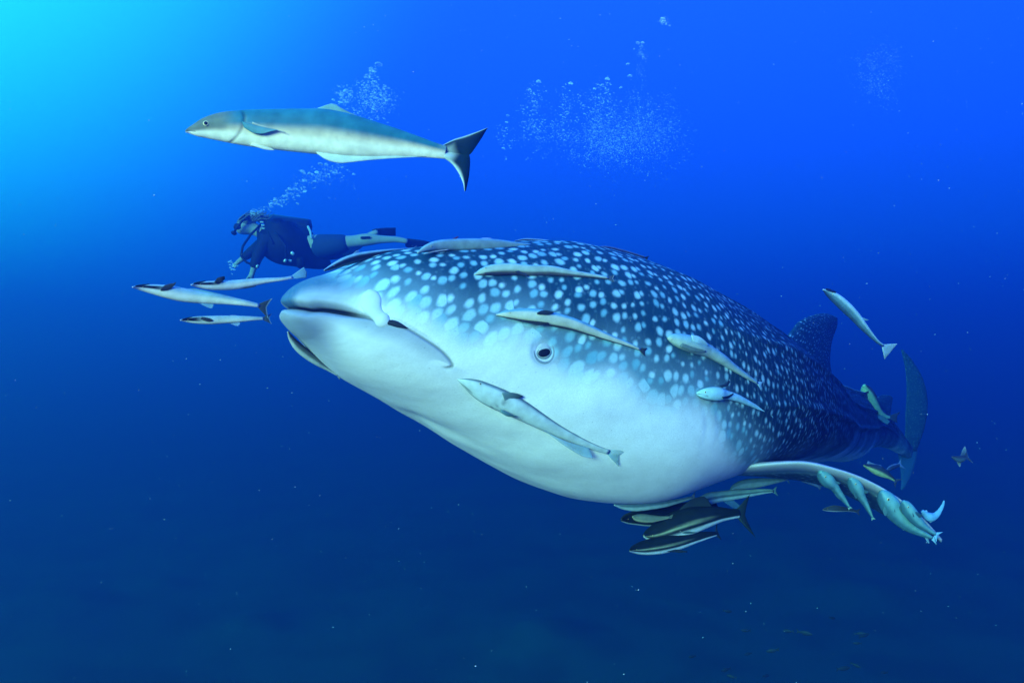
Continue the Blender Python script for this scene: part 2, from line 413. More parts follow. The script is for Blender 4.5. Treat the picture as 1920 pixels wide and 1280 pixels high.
    kk = .84+.50*sm(1.0, 3.2, ss); us = np.repeat(np.r_[0, np.cumsum(np.diff(s)*(.84+.50*sm(1.0, 3.2, s[1:])))], NT)
    uvm = np.stack([us*1.32, vv*(1.0-.25*sm(1.0, 3.2, ss)), (th[None, :] > np.pi).repeat(n, 0).ravel()*3.0], 1)
    # wear: a slight change of pattern between the two sides
    uvm[:, 0] += uvm[:, 2]*.37; uvm[:, 2] = 0
    F = grid_faces(n, NT)
    V2 = np.vstack([X, X[:NT].mean(0), X[-NT:].mean(0)]); k = len(X)
    F += [[k, (j+1) % NT, j] for j in range(NT)]+[[k+1, (n-1)*NT+j, (n-1)*NT+(j+1) % NT] for j in range(NT)]
    pad = lambda a: np.r_[a, a[:1], a[-1:]]
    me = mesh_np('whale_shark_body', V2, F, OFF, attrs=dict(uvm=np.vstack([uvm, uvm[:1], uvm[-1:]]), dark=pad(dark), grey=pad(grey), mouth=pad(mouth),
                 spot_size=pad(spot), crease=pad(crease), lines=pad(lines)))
    link_mesh('body', me, M_SHARK, SHARK)
    return near, (ep, en)
MOUTH, (EYE_P, EYE_N) = build_shark()

def blade(name, A, B, thick, parent, mat, off, colf=None, nu=26, nv=14, shark=False, dark=1., nrm=None, axis_scale=1., gr=None, sp=.15):
    """a fin as a closed solid between two edge curves"""
    A = crs(np.array([tuple(p) for p in A]), nu); B = crs(np.array([tuple(p) for p in B]), nu)
    v = (1-np.cos(np.linspace(0, np.pi, nv)))/2
    G = A[:, None]*(1-v[None, :, None])+B[:, None]*v[None, :, None]
    if nrm is None:
        nn = np.cross(np.gradient(G, axis=0).reshape(-1, 3).mean(0), (B-A).mean(0)); nn /= np.linalg.norm(nn)
    else: nn = np.array(nrm)/np.linalg.norm(nrm)
    u = np.linspace(0, 1, nu)
    prof = np.sqrt(np.clip(np.sin(np.pi*v), 0, 1))*(1.25-.7*v)
    th_ = thick*.5*prof[None]*(1-.75*u[:, None])
    V1 = G+nn*th_[..., None]; V2 = G-nn*th_[..., None]
    ring = np.concatenate([V1, V2[:, ::-1][:, 1:-1]], 1); m = ring.shape[1]
    F = grid_faces(nu, m)+[list(range(m))[::-1], [(nu-1)*m+j for j in range(m)]]
    U = np.repeat(u[:, None], m, 1); VV = np.repeat(np.r_[v, v[::-1][1:-1]][None], nu, 0)
    cols = None; attrs = None
    if shark:
        span = np.r_[0, np.cumsum(np.linalg.norm(np.diff((A+B)/2, axis=0), axis=1))]
        ch = np.linalg.norm(B-A, axis=1)
        uv = np.stack([np.repeat(span[:, None], m, 1)*axis_scale+5, VV*ch[:, None]+3, VV*0], -1).reshape(-1, 3)
        k = nu*m; dk = (dark(U, VV).ravel() if callable(dark) else np.full(k, dark))
        attrs = dict(uvm=uv, dark=dk, grey=(np.full(k, 1.) if gr is None else gr(U, VV).ravel()), mouth=np.zeros(k), spot_size=np.full(k, sp), crease=np.zeros(k), lines=np.full(k, .3))
    elif colf is not None: cols = colf(U, VV).reshape(-1, 3)
    me = mesh_np(name, ring, F, off, cols=cols, attrs=attrs)
    return link_mesh(name, me, mat, parent)

def plane_pt(px, py, p0, n):
    d = P(px, py, 1.0); t = Vector(p0).dot(Vector(n))/d.dot(Vector(n)); return d*t
# first dorsal fin, in the upright plane of the back
k0 = np.array([2.3, 6.0, -.6]); tdir = np.array([.56, .83, 0]); pn = np.cross(tdir, [0, 0, 1.])
pn /= np.linalg.norm(pn)
dp = lambda L_: [plane_pt(x, y, k0, pn) for x, y in L_]
blade('dorsal_fin', dp([(1440, 660), (1478, 628), (1498, 603), (1520, 592), (1545, 587), (1562, 592)]), dp([(1568, 745), (1560, 705), (1556, 672), (1560, 640), (1569, 612), (1570, 598)]),
      .12, SHARK, M_SHARK, OFF, shark=True, nrm=pn)
k1 = np.array([3.6, 7.9, -.8]); pn1 = np.cross([.6, .8, 0], [0, 0, 1.])
dp1 = lambda L_: [plane_pt(x, y, k1, pn1) for x, y in L_]
blade('second_dorsal_fin', dp1([(1628, 765), (1640, 748), (1655, 740), (1668, 741)]), dp1([(1672, 795), (1670, 775), (1672, 760), (1674, 746)]), .05, SHARK, M_SHARK, OFF, shark=True, nrm=pn1)
# caudal fin, two lobes swung towards the camera's right
k2 = np.array([4.48, 9.05, -1.2]); pn2 = np.cross([.86, .5, 0], [0, 0, 1.])
dp2 = lambda L_: [plane_pt(x, y, k2, pn2) for x, y in L_]
blade('caudal_fin_lobe', dp2([(1716, 846), (1733, 800), (1739, 755), (1731, 712), (1712, 677), (1692, 655)]), dp2([(1690, 842), (1697, 815), (1698, 775), (1700, 735), (1698, 695), (1690, 657)]), .09, SHARK, M_SHARK, OFF, shark=True, nrm=pn2, sp=.03)
blade('caudal_fin_lobe', dp2([(1722, 832), (1717, 862), (1708, 890), (1697, 912), (1691, 918)]), dp2([(1680, 836), (1686, 862), (1689, 885), (1690, 903), (1689, 917)]), .07, SHARK, M_SHARK, OFF, shark=True, dark=.0, nrm=pn2)
# pectoral fins
r0, _ = hit(1405, 868); rd = r0.y
LE = [(1350, 880, rd+.22), (1415, 872, rd+.02), (1500, 867, rd-.02), (1560, 878, rd), (1620, 898, rd+.04), (1680, 931, rd+.08), (1730, 972, rd+.12), (1766, 1012, rd+.16)]
TE = [(1420, 876, rd+.65), (1470, 893, rd+.62), (1530, 906, rd+.58), (1585, 927, rd+.52), (1640, 955, rd+.45), (1690, 984, rd+.36), (1735, 1003, rd+.25), (1765, 1016, rd+.18)]
blade('pectoral_fin', [P(*q) for q in LE], [P(*q) for q in TE], .075, SHARK, M_SHARK, OFF, shark=True, dark=lambda u, v: sm(.12, .3, v)*.9+u*0, gr=lambda u, v: sm(.03, .2, v)*.5+.5+u*0, sp=.14, nu=50, nv=30)  # leading edge painted paler for the light it catches
ML = lambda p: Vector(mirror(p))
fl_ = [P(*q) for q in LE]; ft_ = [P(*q) for q in TE]
sh_ = Vector((.45, .55, .22))
fl2 = [ML(p)+sh_*(i/7)+Vector((.1, .1, .15)) for i, p in enumerate(fl_)]; ft2 = [ML(p)+sh_*(i/7)+Vector((.1, .1, .15)) for i, p in enumerate(ft_)]
blade('pectoral_fin', fl2, ft2, .085, SHARK, M_SHARK, OFF, shark=True, dark=.6, nu=30)

def ellipsoid(name, c, axes, mat, parent, off, seg=24, rings=14, cols=None, pinch=None):
    """axes: three vectors"""
    ph = np.linspace(0, np.pi, rings); th = np.linspace(0, 2*np.pi, seg, endpoint=False)
    a, b_, c_ = [np.array(x) for x in axes]
    V = (np.cos(ph)[:, None, None]*a+np.sin(ph)[:, None, None]*(np.cos(th)[None, :, None]*b_+np.sin(th)[None, :, None]*c_))+np.array(c)
    me = mesh_np(name, V, grid_faces(rings, seg), off, cols=None if cols is None else np.tile(cols, (rings*seg, 1)))
    return link_mesh(name, me, mat, parent)
def torus(name, c, u, v, w, R1, R2, r, mat, parent, off):
    a = np.linspace(0, 2*np.pi, 40, endpoint=False); b_ = np.linspace(0, 2*np.pi, 12, endpoint=False)
    u, v, w = [np.array(x) for x in (u, v, w)]
    rad = np.cos(a)[:, None]*u*R1+np.sin(a)[:, None]*v*R2
    dr = rad/np.linalg.norm(rad, axis=1)[:, None]
    V = np.array(c)+rad[:, None]+dr[:, None]*np.cos(b_)[None, :, None]*r+w*np.sin(b_)[None, :, None]*r
    F = []
    for i in range(40):
        for j in range(12): F.append([i*12+j, i*12+(j+1) % 12, ((i+1) % 40)*12+(j+1) % 12, ((i+1) % 40)*12+j])
    me = mesh_np(name, V, F, off); return link_mesh(name, me, mat, parent)
M_LID = simple('shark_eyelid', (.17, .23, .25), .45, noise=.25, scale=60)
M_SCLERA = simple('shark_iris', (.36, .43, .43), .3, noise=.3, scale=90)
M_PALE = simple('shark_pale_skin', (.50, .57, .56), .5, noise=.12, scale=25)
def shark_eye(c, n, mir):
    n = Vector(n).normalized(); r = n.cross(Vector((0, 0, 1))).normalized(); u = r.cross(n)
    if r.x < 0: r = -r
    rr = (r*math.cos(.25)+u*math.sin(.25)); uu = (-r*math.sin(.25)+u*math.cos(.25))
    c = Vector(c)
    e = ellipsoid('eye', c-n*.006, (n*.014, rr*.036, uu*.038), M_SCLERA, SHARK, OFF, 32)
    torus('eyelid', c-n*.002, rr, uu, n, .040, .044, .007, M_LID, e, OFF)
    torus('iris_ring', c+n*.003+Vector((0, 0, -.006)), rr, uu, n, .027, .019, .0030, M_LID, e, OFF)
    ellipsoid('pupil', c+n*.006+Vector((0, 0, -.006)), (n*.005, rr*.024, uu*.0155), M_EYE, e, OFF)
    ellipsoid('glint', c+n*.0095+Vector((0, 0, -.006)), (n*.0015, (rr+uu*.6)*.008, uu*.0018), M_SCLERA, e, OFF, 12, 8)
shark_eye(EYE_P-EYE_N*.004, EYE_N, False)
mn = np.array(EYE_N); mn = mn-2*np.dot(mn, hL)*hL
shark_eye(Vector(mirror(EYE_P-EYE_N*.004)), mn, True)
def barbel(mir):
    """swollen nostril flap hanging over the upper lip"""
    st = [(692, 543, 5), (693, 550, 16), (694, 561, 21), (697, 572, 20), (703, 583, 15), (710, 592, 13), (717, 600, 15), (723, 607, 11), (726, 612, 3)]
    pts = []; nr = []; hw = []
    for x, y, w in st:
        p, n = hit(x, y); pts.append(np.array(p)-np.array(n)*.004); nr.append(np.array(n)); hw.append(w*p.y/FPX)
    n_ = 26; C = crs(pts, n_); N = crs(nr, n_); W = crs(hw, n_)
    T = np.gradient(C, axis=0); T /= np.linalg.norm(T, axis=1)[:, None]; Sd = np.cross(T, N); Sd /= np.linalg.norm(Sd, axis=1)[:, None]
    th = np.linspace(0, 2*np.pi, 20, endpoint=False)
    V = C[:, None]+Sd[:, None]*(W[:, None]*np.cos(th))[..., None]+N[:, None]*(np.minimum(W, .028)[:, None]*.5*np.sin(th))[..., None]
    if mir: V = V-2*((V-hC)@hL)[..., None]*hL
    F = grid_faces(n_, 20)+[list(range(20)), [(n_-1)*20+j for j in range(20)]]
    link_mesh('nostril_flap', mesh_np('nostril_flap', V, F, OFF), M_PALE, SHARK)
barbel(False); barbel(True)
def dark_slit(pxs, w, name):
    pts = [np.array(hit(x, y)[0])+np.array(hit(x, y)[1])*.001 for x, y in pxs]
    C = crs(pts, 16); T = np.gradient(C, axis=0); T /= np.linalg.norm(T, axis=1)[:, None]
    n = np.array(hit(*pxs[0])[1]); Sd = np.cross(T, n); th = np.linspace(0, 2*np.pi, 10, endpoint=False)
    W = w*np.sin(np.linspace(.35, np.pi-.05, 16))
    V = C[:, None]+Sd[:, None]*(W[:, None]*np.cos(th))[..., None]+n*(.004*np.sin(th))[None, :, None]
    for mir in (0, 1):
        VV = V-2*((V-hC)@hL)[..., None]*hL if mir else V
        link_mesh(name, mesh_np(name, VV, grid_faces(16, 10)+[list(range(10)), [150+j for j in range(10)]], OFF), M_DISC, SHARK)
dark_slit([(720, 604), (735, 605), (750, 610), (764, 615)], .011, 'nostril_slit')

# ------------------------------------------------------------------ fishes
BELLY = (.74, .76, .66); BACK = (.16, .25, .27); STR = (.005, .007, .006); FINC = (.022, .035, .035)
def fishcol(back=BACK, stripe=STR, belly=BELLY, a0=62, a1=84, soft=7, tailmix=.0, top=None):
    back, stripe, belly = map(np.array, (back, stripe, belly))
    def f(t, deg):
        k1 = sm(a0-soft, a0+soft, deg)[..., None]; k2 = sm(a1-soft, a1+soft, deg)[..., None]
        c = back*(1-k1)+stripe*k1; c = c*(1-k2)+belly*k2
        k3 = (tailmix*sm(.6, 1, t))[..., None]; return c*(1-k3)+back*.6*k3
    return f
def fish(name, label, st, depth=None, cat='remora', group=None, thick=.8, col=None, lift=.45, n=54, m=28, caudal=None, fins=(), eye=(.16, 78, .15),
         disc=None, mouth=None, gill=None, nose=.25, roll=0, ccol=None, cmat=None, sheen=None, rim=None):
    """st: (px, py, half width px) from snout to tail root; depth None = lying on the shark's skin"""
    col = col or fishcol()
    pts, nr, hw = [], [], []
    for i, (x, y, w) in enumerate(st):
        if depth is None:
            p, nn = hit(x, y); view = -Vector(p).normalized(); r = w*p.y/FPX
            nn = (nn*.75+view*.25).normalized(); p = Vector(p)+nn*r*lift
        else:
            d = depth[0]+(depth[1]-depth[0])*i/(len(st)-1) if isinstance(depth, tuple) else depth
            p = P(x, y, d); nn = -p.normalized(); r = w*d/FPX
        pts.append(np.array(p)); nr.append(np.array(nn)); hw.append(r)
    tt = np.linspace(0, 1, n)**1.25*(len(st)-1)
    C = crt(np.array(pts), tt); N = crt(np.array(nr), tt); W = np.maximum(crt(np.array(hw), tt), .0004)
    T = np.gradient(C, axis=0); T /= np.linalg.norm(T, axis=1)[:, None]
    N -= (N*T).sum(1)[:, None]*T; N /= np.linalg.norm(N, axis=1)[:, None]
    U = np.cross(T, N); ref = np.array([0, 0, 1.])-T*T[:, 2:3]
    if (U*ref).sum() < 0: U = -U
    if roll:
        a = math.radians(roll); U, N = U*math.cos(a)+N*math.sin(a), N*math.cos(a)-U*math.sin(a)
    th = np.linspace(0, 2*np.pi, m, endpoint=False); tn = tt/(len(st)-1)
    p = 2.15; rr = (np.abs(np.cos(th))**p+np.abs(np.sin(th))**p)**(-1/p)
    V = C[:, None]+U[:, None]*(W[:, None]*np.cos(th)*rr)[..., None]+N[:, None]*(W[:, None]*thick*(1-.35*sm(.6, 1, tn))[:, None]*np.sin(th)*rr)[..., None]
    deg = np.degrees(np.minimum(th, 2*np.pi-th))[None].repeat(n, 0); TT = tn[:, None].repeat(m, 1)
    cols = col(TT, deg)
    cent = C[n//3]
    if gill is not None:
        g = np.exp(-((TT-(gill+.035*np.cos(np.radians(deg-60)*1.2)))/.0055)**2)*sm(15, 40, deg)*(1-sm(150, 168, deg))
        cols = cols*(1-.5*g[..., None]); V = V-((V-C[:, None]))*(.05*g)[..., None]
    if mouth is not None:
        ml, ma = mouth
        g = np.exp(-((deg-(ma+TT/ml*14))/5)**2)*(TT < ml); cols = cols*(1-.8*g[..., None]); V = V-(V-C[:, None])*(.14*g)[..., None]
    root = empty(name, tuple(cent), label, cat, group)
    F = grid_faces(n, m)+[list(range(m))[::-1], [(n-1)*m+j for j in range(m)]]
    link_mesh('body', mesh_np('body', V, F, cent, cols=cols), M_FISH, root)
    L = np.linalg.norm(np.diff(C, axis=0), axis=1).sum()
    # tail fin
    if caudal:
        ln, sp, fork = caudal[:3]; skew = caudal[3] if len(caudal) > 3 else 0
        vv = np.linspace(-1, 1, 13); e, tv, uv_ = C[-1], T[-4:].mean(0), U[-1]
        Lc_ = ln*L; Sc_ = sp*L
        R = [e-tv*W[-1]*.6+uv_*q*W[-1]*.9 for q in vv]
        E = [e+tv*Lc_*((1-fork)+fork*abs(q)**1.2)+uv_*Sc_*q*(.9 if q > 0 else 1)+uv_*skew*L for q in vv]
        cc = np.array(ccol if ccol is not None else FINC)
        blade('tail_fin', R, E, max(W[-1]*.55, .003), root, cmat or M_FIN, cent, nrm=N[-1],
              colf=lambda u, v: cc*(1.25-.45*v[..., None])+(np.array(rim)-cc)*(v[..., None] > .93)*.7 if rim is not None else cc*(1.25-.45*v[..., None]), nu=13, nv=8)
    for f in fins:
        A, B, c = f['A'], f['B'], np.array(f.get('c', FINC)); out = f.get('out', 0)
        def q3(x, y):
            pr = 960+C[:, 0]/C[:, 1]*FPX; pz = 640-C[:, 2]/C[:, 1]*FPX
            i = np.argmin((pr-x)**2+(pz-y)**2); base = P(x, y, float(C[i, 1]))
            return base+Vector(N[i])*float(out*W[i])
        c2 = np.array(f.get('c2', c))
        tw = f.get('sweep', 0)
        Aq = [q3(*a)+Vector(N[n//3])*tw*L*i/len(A) for i, a in enumerate(A)]; Bq = [q3(*a)+Vector(N[n//3])*tw*L*i/len(B) for i, a in enumerate(B)]
        blade(f['n'], Aq, Bq, f.get('t', max(.0035, .012*L)), root, M_CLEAR if f.get('clear') else M_FIN, cent,
              colf=lambda u, v: c*(1-u[..., None])+c2*u[..., None], nu=16, nv=8)
    if eye:
        et, ea, es = eye; i = int(np.argmin(np.abs(tn-et))); a = math.radians(ea)
        for sd in (1, -1):
            nrm = U[i]*math.cos(a)+N[i]*math.sin(a)*sd; r = W[i]*es; c = C[i]+(U[i]*W[i]*math.cos(a)+N[i]*W[i]*thick*math.sin(a)*sd)*1.03+nrm*r*.12; a2 = np.cross(nrm, T[i]); a2 /= np.linalg.norm(a2)
            e = ellipsoid('eye', c, (nrm*r*.35, T[i]*r*1.25, a2*r*1.15), M_IRIS, root, cent, 16, 10)
            ellipsoid('pupil', c+nrm*r*.18, (nrm*r*.3, T[i]*r*.92, a2*r*.88), M_EYE, e, cent, 14, 8)
    if disc:
        t0, t1, ang = disc; a = math.radians(ang)
        sel = (tn >= t0) & (tn <= t1); ii = np.where(sel)[0]
        idx = np.linspace(ii[0], ii[-1], 25); Cd = np.array([[np.interp(q, range(n), C[:, k]) for k in range(3)] for q in idx]); Wd = np.interp(idx, range(n), W)
        i0 = ii[len(ii)//2]; up = U[i0]*math.cos(a)+N[i0]*math.sin(a); side = np.cross(T[i0], up)
        wd = .55*Wd.max()*np.sqrt(np.clip(np.sin(np.linspace(.15, np.pi-.15, 25)), 0, 1)); ridge = 1+.5*(np.arange(25) % 2)
        ths = np.linspace(0, 2*np.pi, 12, endpoint=False)
        Vd = Cd[:, None]+up*((Wd*(abs(math.cos(a))+abs(math.sin(a))*thick))[:, None, None])*.93+side*(wd[:, None]*np.cos(ths))[..., None]+up*((.16*Wd*ridge)[:, None]*np.sin(ths))[..., None]
        link_mesh('suction_disc', mesh_np('suction_disc', Vd, grid_faces(25, 12)+[list(range(12)), [288+j for j in range(12)]], cent), M_DISC, root)
    return root, C, W, N, U, T, cent

# the cobia crossing above
cob_top = np.array([.02, .15, .20]); cob_mid = np.array([.66, .56, .36]); cob_bel = np.array([.95, .90, .66]); cob_hd = np.array([.13, .16, .11])
def cobcol(t, deg):
    edge = 78+16*sm(.05, .3, t)-10*sm(.6, 1, t)
    k = sm(-26, 6, deg-edge)[..., None]; c = cob_top*(1-k)+cob_mid*k
    k = sm(-4, 22, deg-edge)[..., None]; c = c*(1-k)+cob_bel*k
    h = (1-sm(.27, .35, t))*(1-sm(84, 112, deg)); h = h[..., None]*.9; c = c*(1-h)+cob_hd*h
    tl = sm(.93, 1.0, t)[..., None]*.4; return c*(1-tl)+np.array([.30, .36, .32])*tl
cob_st = [(348, 247, 2), (356, 245, 6.5), (372, 243, 14), (392, 240, 21), (420, 238.5, 27.5), (460, 240, 33), (510, 242.5, 37), (560, 245, 40), (610, 248, 42), (660, 255.5, 39),
          (700, 262, 33.5), (740, 268, 27), (780, 275, 20), (810, 281, 15), (835, 286, 12)]
r_, C, W, N, U, T, cent = fish('cobia', 'large silver bellied fish with green blue back swimming alone above the diver', cob_st, (2.5, 2.62), cat='fish', thick=.55, col=cobcol, n=300, m=72,
     caudal=None, eye=(.205, 66, .21), gill=.325, mouth=(.12, 92), disc=None,
     fins=[dict(n='dorsal_fin', A=[(584, 207), (603, 200), (624, 194), (641, 203), (668, 216), (720, 236), (770, 256), (800, 266)],
                B=[(585, 214), (605, 214), (630, 218), (655, 226), (685, 236), (720, 248), (770, 264), (800, 272)], c=(.20, .42, .38), c2=(.03, .08, .09), t=.01),
           dict(n='anal_fin', A=[(594, 288), (612, 300), (635, 306), (655, 305), (690, 301), (740, 297), (800, 294)],
                B=[(594, 279), (612, 282), (635, 285), (655, 286), (690, 286), (740, 286), (800, 287)], c=(.60, .72, .66), c2=(.45, .6, .56), t=.01),
           dict(n='pectoral_fin', A=[(458, 228), (480, 234), (505, 240), (525, 244)], B=[(462, 240), (478, 249), (495, 251), (510, 247)], c=(.05, .20, .22), c2=(.10, .26, .28), out=.56, sweep=.02, t=.008),
           dict(n='pelvic_fin', A=[(470, 273), (485, 277), (500, 281), (515, 282)], B=[(475, 269), (490, 272), (505, 276), (516, 281)], c=(.6, .62, .5), out=.15, t=.008),
           dict(n='fin_ray', A=[(478, 229), (495, 235), (515, 240), (540, 248)], B=[(478, 233), (495, 239), (515, 243), (540, 249)], c=(.35, .38, .30), out=.6, sweep=.01, t=.006)])
def cobtail():
    root = [(826, 273), (829, 278), (831, 283), (832, 288), (832, 293), (830, 298)]
    up = [(830, 272), (850, 262), (872, 255), (895, 247), (916, 239)]; upb = [(836, 286), (860, 288), (878, 292), (896, 270), (914, 241)]
    lo = [(832, 296), (848, 308), (860, 325), (868, 343), (871, 359)]; lob = [(836, 284), (862, 288), (880, 292), (880, 325), (874, 357)]
    pale = np.array([.42, .52, .46]); dk = np.array([.004, .018, .018])
    dz = 2.62
    for A, B, nm in ((up, upb, 0), (lo, lob, 1)):
        def cf(u, v, nm=nm):
            k = sm(.03, .3, u)[..., None]*(1 if nm == 0 else sm(.0, .22, v)[..., None])
            if nm == 0: k = np.maximum(k, 1-sm(.1, .8, v)[..., None])
            c = pale*(1-k)+dk*k
            e = ((1-sm(.02, .10, v))*(.6))[..., None]; return c*(1-e)+np.array([.45, .6, .55])*e
        blade('tail_fin_lobe', [P(x, y, dz) for x, y in A], [P(x, y, dz+.01) for x, y in B], .022, r_, M_FISH, cent, colf=cf, nu=40, nv=24)
cobtail()

GREENB = (.38, .62, .36)
pal = fishcol(back=(.30, .42, .42), belly=(.66, .70, .60), stripe=(.40, .46, .40), a0=50, a1=95, soft=16)
fr = fishcol(back=(.20, .34, .36), belly=(.66, .66, .54), a0=52, a1=70, tailmix=.2)
def stripe_head(back, belly, a0, a1, tl):
    """dark band along the head only, fading along the body"""
    back, belly = np.array(back), np.array(belly)
    def f(t, deg):
        k = sm(a0+12, a1+10, deg)[..., None]; c = back*(1-k)+belly*k
        s_ = (sm(a0-5, a0+5, deg)*(1-sm(a1-5, a1+5, deg))*(1-sm(tl, tl+.18, t))*sm(.01, .05, t))[..., None]
        e = (sm(168, 176, deg)*.4)[..., None]
        return (c*(1-s_)+np.array(STR)*s_)*(1-e)
    return f
shc = stripe_head((.26, .42, .44), (.64, .66, .54), 42, 88, .26)
G1 = 'remoras swimming ahead of the snout'
fish('remora', 'longest slim remora ahead of the snout, with dark forked tail and raised dark fin',
     [(248, 538, 1), (262, 539, 5), (285, 542, 9), (315, 547, 12.5), (345, 553, 13), (380, 558, 11), (420, 562, 8.5), (460, 568, 5.5), (486, 573, 3.5)], (2.42, 2.6), group=G1, col=shc,
     caudal=(.10, .095, .35), ccol=(.04, .06, .06), rim=(.4, .6, .6), disc=(.04, .24, 0),
     fins=[dict(n='pectoral_fin', A=[(302, 538), (312, 533), (322, 531), (329, 529)], B=[(300, 545), (308, 545), (318, 542), (327, 533)], c=(.03, .035, .035), out=.9, t=.006),
           dict(n='anal_fin', A=[(368, 566), (378, 571), (388, 576), (396, 578)], B=[(400, 564), (400, 568), (400, 573), (398, 577)], c=(.25, .5, .6), clear=1, t=.004),
           dict(n='dorsal_fin', A=[(345, 542), (365, 541), (400, 548), (440, 557)], B=[(345, 546), (365, 548), (400, 555), (440, 561)], c=(.12, .3, .36), t=.005)])
fish('remora', 'remora with a rounded pale tail fan touching the top of the snout',
     [(358, 534, 1), (370, 534, 5), (390, 535, 8), (415, 535, 9), (440, 534, 9), (470, 530, 7.5), (500, 526, 5), (530, 523, 3.2), (548, 520, 3)], (2.45, 2.62), group=G1, col=shc,
     caudal=(.155, .06, -.12, .03), ccol=(.22, .48, .48), disc=(.04, .24, 0),
     fins=[dict(n='pectoral_fin', A=[(400, 529), (405, 522), (412, 519), (419, 518)], B=[(404, 532), (410, 531), (415, 528), (420, 523)], c=(.02, .025, .03), out=.9, t=.006),
           dict(n='anal_fin', A=[(440, 542), (460, 541), (480, 537)], B=[(440, 540), (460, 538), (480, 535)], c=(.06, .1, .08), t=.004)])
fish('remora', 'smallest and lowest of the remoras in front of the mouth with dark striped head',
     [(338, 600, 1), (350, 600, 4), (370, 600, 7), (395, 600, 8), (420, 599, 7.5), (450, 598, 6), (475, 597, 4), (494, 597, 2.6)], (2.5, 2.62), group=G1,
     col=stripe_head((.28, .42, .42), (.55, .60, .48), 38, 110, .24), caudal=(.11, .075, .3), ccol=(.04, .07, .08), rim=(.3, .6, .7), disc=(.04, .24, 0),
     fins=[dict(n='pectoral_fin', A=[(375, 598), (385, 602), (392, 603), (398, 602)], B=[(378, 594), (386, 595), (394, 597), (399, 600)], c=(.03, .035, .03), out=.9, t=.005),
           dict(n='dorsal_fin', A=[(425, 593), (435, 591), (450, 592)], B=[(425, 595), (438, 595), (450, 594)], c=(.4, .55, .6), t=.004),
           dict(n='anal_fin', A=[(430, 606), (437, 609), (445, 611)], B=[(450, 604), (450, 607), (448, 610)], c=(.3, .5, .6), clear=1, t=.004)])
# lying on the head and back
G2 = 'remoras clinging to the whale shark'
on = dict(group=G2)
fish('remora', 'slender dark banded remora sloping up the top of the snout beside the divers fins',
     [(608, 507, 1.5), (622, 501, 5), (645, 491, 8), (670, 483, 8.5), (700, 477, 7), (730, 472, 5), (755, 469, 3.4), (776, 467, 2.4)], (2.86, 3.25), col=fishcol(back=(.24, .40, .42), belly=(.10, .11, .09), stripe=(.02, .022, .02), a0=62, a1=120, soft=8),
     caudal=(.045, .035, .3), ccol=(.2, .25, .3), **on,
     fins=[dict(n='pectoral_fin', A=[(655, 484), (662, 476), (668, 470)], B=[(668, 481), (672, 475), (674, 469)], c=(.3, .5, .5), t=.004)])
fish('remora', 'thick green grey remora lying along the crown of the whale shark head',
     [(783, 474, 1.5), (800, 466, 7), (820, 462, 11), (850, 460, 12), (890, 459, 12), (930, 459, 10.5), (970, 461, 7), (1005, 463, 4), (1030, 465, 2.5)], (2.95, 3.35), col=fishcol(back=(.22, .40, .42), belly=(.12, .17, .13), stripe=(.27, .36, .29), a0=45, a1=128, soft=12),
     caudal=(.05, .03, .3), ccol=(.2, .3, .3), **on,
     fins=[dict(n='pectoral_fin', A=[(836, 454), (845, 449), (852, 446), (858, 443)], B=[(842, 455), (850, 450), (856, 447), (860, 444)], c=(.14, .03, .04), t=.006),
           dict(n='dorsal_fin', A=[(895, 450), (905, 446), (920, 446)], B=[(895, 452), (908, 450), (925, 449)], c=(.4, .5, .6), t=.004),
           dict(n='pelvic_fin', A=[(792, 478), (810, 474), (835, 469)], B=[(795, 476), (812, 471), (838, 467)], c=(.5, .45, .36), out=.8, t=.005)])
fish('remora', 'thin dark remora peeking over the back just behind the thick one on the crown',
     [(966, 452, 1.2), (985, 451, 4), (1010, 453, 5), (1040, 456, 4.5), (1070, 459, 3), (1096, 461, 2)], (3.45, 3.65), col=fishcol(back=(.3, .42, .42), belly=(.05, .06, .08), stripe=(.03, .03, .04), a0=50, a1=90),
     caudal=(.05, .035, .3), **on)
fish('remora', 'thinnest dark remora on the back outline, farthest behind the crown',
     [(1116, 464, 1.2), (1135, 465, 4), (1155, 469, 4.5), (1180, 475, 3.5), (1210, 483, 1.8)], (3.72, 3.95), col=fishcol(back=(.10, .13, .2), belly=(.03, .04, .08), stripe=(.03, .03, .05)), caudal=(.06, .04, .3), **on)
fish('remora', 'pale blue and cream remora lying across the spotted crown above the eye',
     [(889, 516, 1.5), (905, 512, 8), (925, 509, 11), (955, 508, 12), (990, 510, 11), (1030, 510, 10), (1070, 514, 7), (1110, 518, 4.5), (1140, 522, 3)], None,
     col=fishcol(back=(.22, .50, .62), belly=(.10, .10, .08), stripe=(.34, .42, .32), a0=56, a1=132, soft=12), caudal=(.06, .04, .35), ccol=(.06, .08, .08), rim=(.5, .6, .5), **on,
     fins=[dict(n='pectoral_fin', A=[(905, 519), (930, 522), (955, 521), (985, 521)], B=[(908, 515), (930, 517), (955, 517), (980, 516)], c=(.03, .03, .03), out=.9, t=.006),
           dict(n='pelvic_fin', A=[(962, 516), (970, 521), (985, 525)], B=[(970, 514), (980, 518), (988, 523)], c=(.03, .04, .05), out=1, t=.005)])
